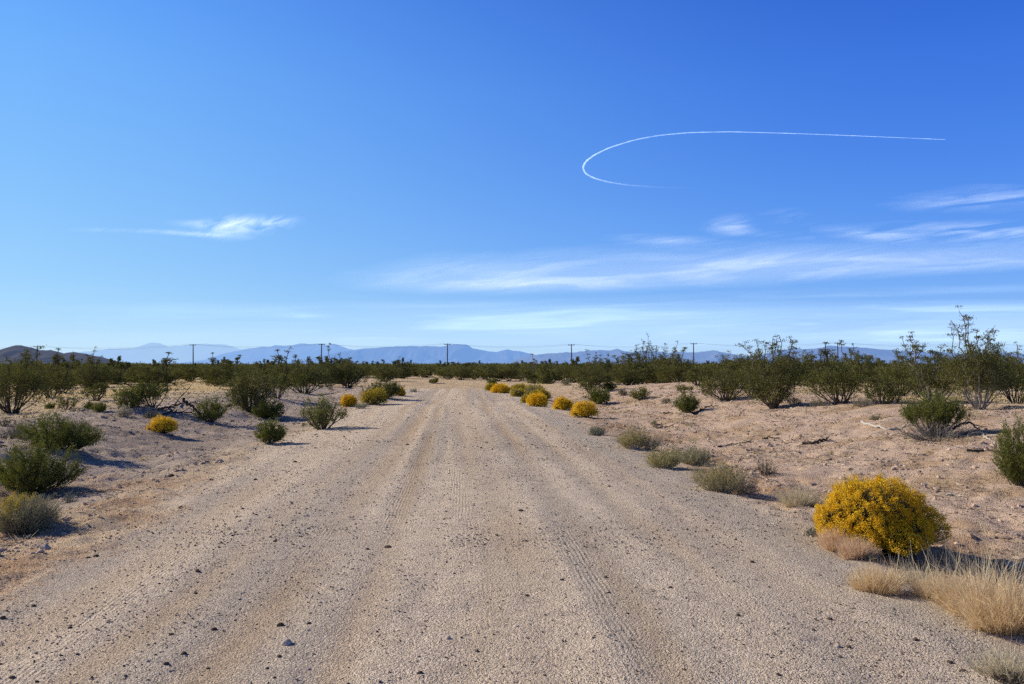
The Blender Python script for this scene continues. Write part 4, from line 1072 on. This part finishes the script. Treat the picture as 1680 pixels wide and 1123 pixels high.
def c_left(A, E, X_, Y_):
    x, y = (A - B(370)) * F, (E - S(372)) * F
    d = 1.0 * lens(A, E, 372, 368, 34, 70, 12, 17, .05) + .75 * lens(A, E, 425, 362, 60, 45, 6, 9, .03) + .2 * lens(A, E, 325, 366, 60, 40, 6, 6, -.03) + .45 * lens(A, E, 330, 384, 70, 45, 3, 4, -.06) + .2 * lens(A, E, 180, 377, 70, 120, 4, 4, -.02)
    n = wisps((x * .8 + y * .9) / 30, (y - .35 * x) / 10, 401, 1.6, 1.2)
    return d * np.clip(.62 + 1.1 * n, 0, 1.4) * .82 - .02
cloud('cloud', 'small bright wispy cloud alone in the left sky', (B(90), B(520), S(410), S(335)), c_left, 6500.0, (420, 130))
def edge(A, E, box):
    x0, x1, y0, y1 = box; px = 840 + A * F; py = HOR - E * F
    return sstep(x0, x0 + 60, px) * sstep(y0, y0 + 12, py) * sstep(y1, y1 - 8, py) * sstep(x1, x1 - 60, px)
def c_band(A, E, X_, Y_):
    px, py = 840 + A * F, HOR - E * F
    mid = np.interp(px, [500, 700, 850, 1050, 1250, 1450, 1700, 1800], [462, 456, 452, 446, 436, 430, 422, 418])
    lowr = np.interp(px, [500, 700, 850, 1050, 1250, 1450, 1700, 1800], [472, 479, 480, 474, 466, 452, 440, 436])
    up = np.interp(px, [500, 700, 900, 1000, 1250, 1700], [452, 415, 405, 398, 388, 384])
    env = sstep(up - 10, mid + 4, py) * sstep(lowr + 10, lowr - 14, py) * sstep(490, 720, px) * sstep(1800, 1690, px)
    n = wisps((px + 1.6 * (py - 450)) / 90, (py + .07 * px) / 15, 411, 1.4, 1.1)
    core = .75 * lens(A, E, 860, 466, 150, 200, 9, 9, .03) + .45 * lens(A, E, 1260, 430, 160, 200, 10, 14, .05) + .35 * lens(A, E, 1600, 413, 120, 140, 8, 10, .05)
    return env * (.36 + .62 * np.clip(n + .12, 0, 1) + core * np.clip(.55 + .8 * n, 0, 1.2)) * .55 - .012
cloud('cloud', 'long thin white cloud band across the right half of the sky', (B(480), B(1800), S(492), S(374)), c_band, 6500.0, (620, 150))
def c_wisp(spots, sd, k=1.0):
    def f(A, E, X_, Y_):
        px, py = 840 + A * F, HOR - E * F
        d = sum(w * lens(A, E, *s) for w, s in spots)
        n = wisps((px + 1.8 * (py - 370)) / 75, (py + .1 * px) / 11, sd, 1.3, 1.1)
        return d * np.clip(.5 + 1.25 * n, 0, 1.3) * k * .52 - .01
    return f
cloud('cloud', 'small faint puff of cloud above the long band', (B(1120), B(1340), S(402), S(336)), c_wisp([(.8, (1205, 369, 36, 28, 14, 13)), (.5, (1250, 384, 50, 80, 6, 6, -.06)), (.4, (1300, 356, 40, 40, 11, 11))], 421), 6900.0, (200, 90))
cloud('cloud', 'faint streak of cloud left of the small puff', (B(960), B(1230), S(412), S(370)), c_wisp([(.5, (1060, 390, 60, 90, 6, 9, -.02)), (.35, (1130, 396, 60, 60, 6, 6))], 422), 6800.0, (240, 80))
cloud('cloud', 'white streaks of cloud in the right sky under the faint upper wisp', (B(1330), B(1780), S(404), S(358)), c_wisp([(.7, (1440, 386, 70, 70, 9, 9, -.08)), (.75, (1600, 376, 130, 150, 11, 12, .0)), (.45, (1660, 388, 110, 120, 18, 10))], 423), 7000.0, (360, 100))
cloud('cloud', 'faint upper wisp of cloud near the right edge', (B(1440), B(1780), S(356), S(300)), c_wisp([(.5, (1560, 331, 80, 140, 14, 12, .03)), (.35, (1670, 320, 80, 90, 22, 20))], 424), 7300.0, (260, 100))
def c_veil(A, E, X_, Y_):
    px, py = 840 + A * F, HOR - E * F
    n = wisps((px + 3 * (py - 520)) / 240, (py + .02 * px) / 17, 431, 1.3, 1.0)
    env = sstep(486, 512, py) * sstep(578, 556, py) * (.3 + .7 * sstep(350, 1000, px)) * sstep(-60, 300, px)
    st = .40 * lens(A, E, 1290, 533, 480, 600, 20, 24) + .3 * lens(A, E, 500, 519, 40, 40, 4, 4) + .3 * lens(A, E, 1450, 480, 400, 400, 7, 6, .03)
    return (env * (.16 + .40 * np.clip(n + .05, 0, 1)) + st * np.clip(.5 + n, 0, 1)) * .78 - .008
cloud('cloud_veil', 'thin white cloud veil low above the mountains', (B(-80), B(1800), S(582), S(464)), c_veil, 7000.0, (560, 150), kind='stuff')

# ------------------------------------------------------------------ light, sky, camera
SUN_EL = math.radians(30); sx_, sy_ = -.955, .296
sun = bpy.data.lights.new('sun', 'SUN'); sun.energy = 5.0; sun.angle = math.radians(.53); sun.color = (1.0, .87, .68)
so = bpy.data.objects.new('sun', sun); col.objects.link(so)
from mathutils import Vector
d = Vector((sx_ * math.cos(SUN_EL), sy_ * math.cos(SUN_EL), math.sin(SUN_EL)))
so.rotation_euler = d.to_track_quat('Z', 'Y').to_euler()
w = bpy.data.worlds.new('World'); bpy.context.scene.world = w; w.use_nodes = True
nt = w.node_tree; nt.nodes.clear()
sky = nt.nodes.new('ShaderNodeTexSky'); sky.sky_type = 'NISHITA'; sky.sun_disc = False; sky.sun_elevation = SUN_EL
sky.sun_rotation = math.atan2(sx_, sy_)
sky.altitude = 800; sky.air_density = 1.0; sky.dust_density = .2; sky.ozone_density = 2.5
bg = nt.nodes.new('ShaderNodeBackground'); bg.inputs['Strength'].default_value = 0.1
out = nt.nodes.new('ShaderNodeOutputWorld')
# sky gradient: overhead darkened to weaken its blue fill, pale cyan low down, brighter toward the sun
tc = nt.nodes.new('ShaderNodeTexCoord'); sep = nt.nodes.new('ShaderNodeSeparateXYZ')
nrm = nt.nodes.new('ShaderNodeVectorMath'); nrm.operation = 'NORMALIZE'; nt.links.new(tc.outputs['Generated'], nrm.inputs[0]); nt.links.new(nrm.outputs[0], sep.inputs[0])
def ramp(stops):
    r = nt.nodes.new('ShaderNodeValToRGB'); r.color_ramp.interpolation = 'B_SPLINE'
    el = r.color_ramp.elements
    el[0].position, el[0].color = stops[0][0], (*stops[0][1], 1); el[1].position, el[1].color = stops[-1][0], (*stops[-1][1], 1)
    for p, c in stops[1:-1]: e = el.new(p); e.color = (*c, 1)
    nt.links.new(math_(nt, 'POWER', math_(nt, 'MAXIMUM', sep.outputs[2], 0.0), 0.5), r.inputs[0]); return r.outputs[0]
q_ = lambda z: z ** .5
near = ramp([(0, (.60, .82, 1.0)), (q_(.02), (.55, .79, 1.0)), (q_(.05), (.44, .73, 1.0)), (q_(.10), (.33, .65, 1.0)), (q_(.2), (.235, .54, 1.0)), (q_(.33), (.165, .46, 1.0)), (q_(.44), (.105, .345, 1.0)), (q_(.5), (.07, .22, .75)), (q_(.65), (.010, .032, .10)), (1, (.005, .016, .05))])
away = ramp([(0, (.52, .73, .97)), (q_(.02), (.44, .67, .96)), (q_(.05), (.27, .51, .95)), (q_(.10), (.16, .41, .94)), (q_(.2), (.075, .265, .87)), (q_(.33), (.04, .175, .76)), (q_(.44), (.022, .12, .63)), (q_(.5), (.015, .07, .42)), (q_(.65), (.008, .026, .09)), (1, (.005, .016, .05))])
hl = math_(nt, 'SQRT', math_(nt, 'ADD', math_(nt, 'MULTIPLY', sep.outputs[0], sep.outputs[0]), math_(nt, 'MULTIPLY', sep.outputs[1], sep.outputs[1])))
dt = math_(nt, 'DIVIDE', math_(nt, 'ADD', math_(nt, 'MULTIPLY', sep.outputs[0], sx_), math_(nt, 'MULTIPLY', sep.outputs[1], sy_)), math_(nt, 'MAXIMUM', hl, .001))
t_ = math_(nt, 'POWER', math_(nt, 'DIVIDE', math_(nt, 'ADD', dt, .30), 1.06, True), 1.7)
grad = mixc(nt, t_, away, near)
sc10 = nt.nodes.new('ShaderNodeVectorMath'); sc10.operation = 'SCALE'; sc10.inputs['Scale'].default_value = 10.0; nt.links.new(grad, sc10.inputs[0])
skymix = mixc(nt, 0.95, sky.outputs[0], sc10.outputs[0])
nt.links.new(skymix, bg.inputs['Color']); nt.links.new(bg.outputs[0], out.inputs[0])

cam = bpy.data.cameras.new('camera'); co = bpy.data.objects.new('camera', cam); col.objects.link(co)
cam.sensor_width = 36; cam.lens = 36 * F / IW; cam.clip_start = .05; cam.clip_end = 400000
co.location = (0, 0, EYE); co.rotation_euler = (PI / 2 + PITCH, 0, 0)
sc = bpy.context.scene; sc.camera = co
sc.view_settings.view_transform = 'Standard'; sc.view_settings.look = 'None'; sc.view_settings.exposure = 0; sc.view_settings.gamma = 1
sc.cycles.transparent_max_bounces = 16; sc.cycles.max_bounces = 6; sc.cycles.use_denoising = False
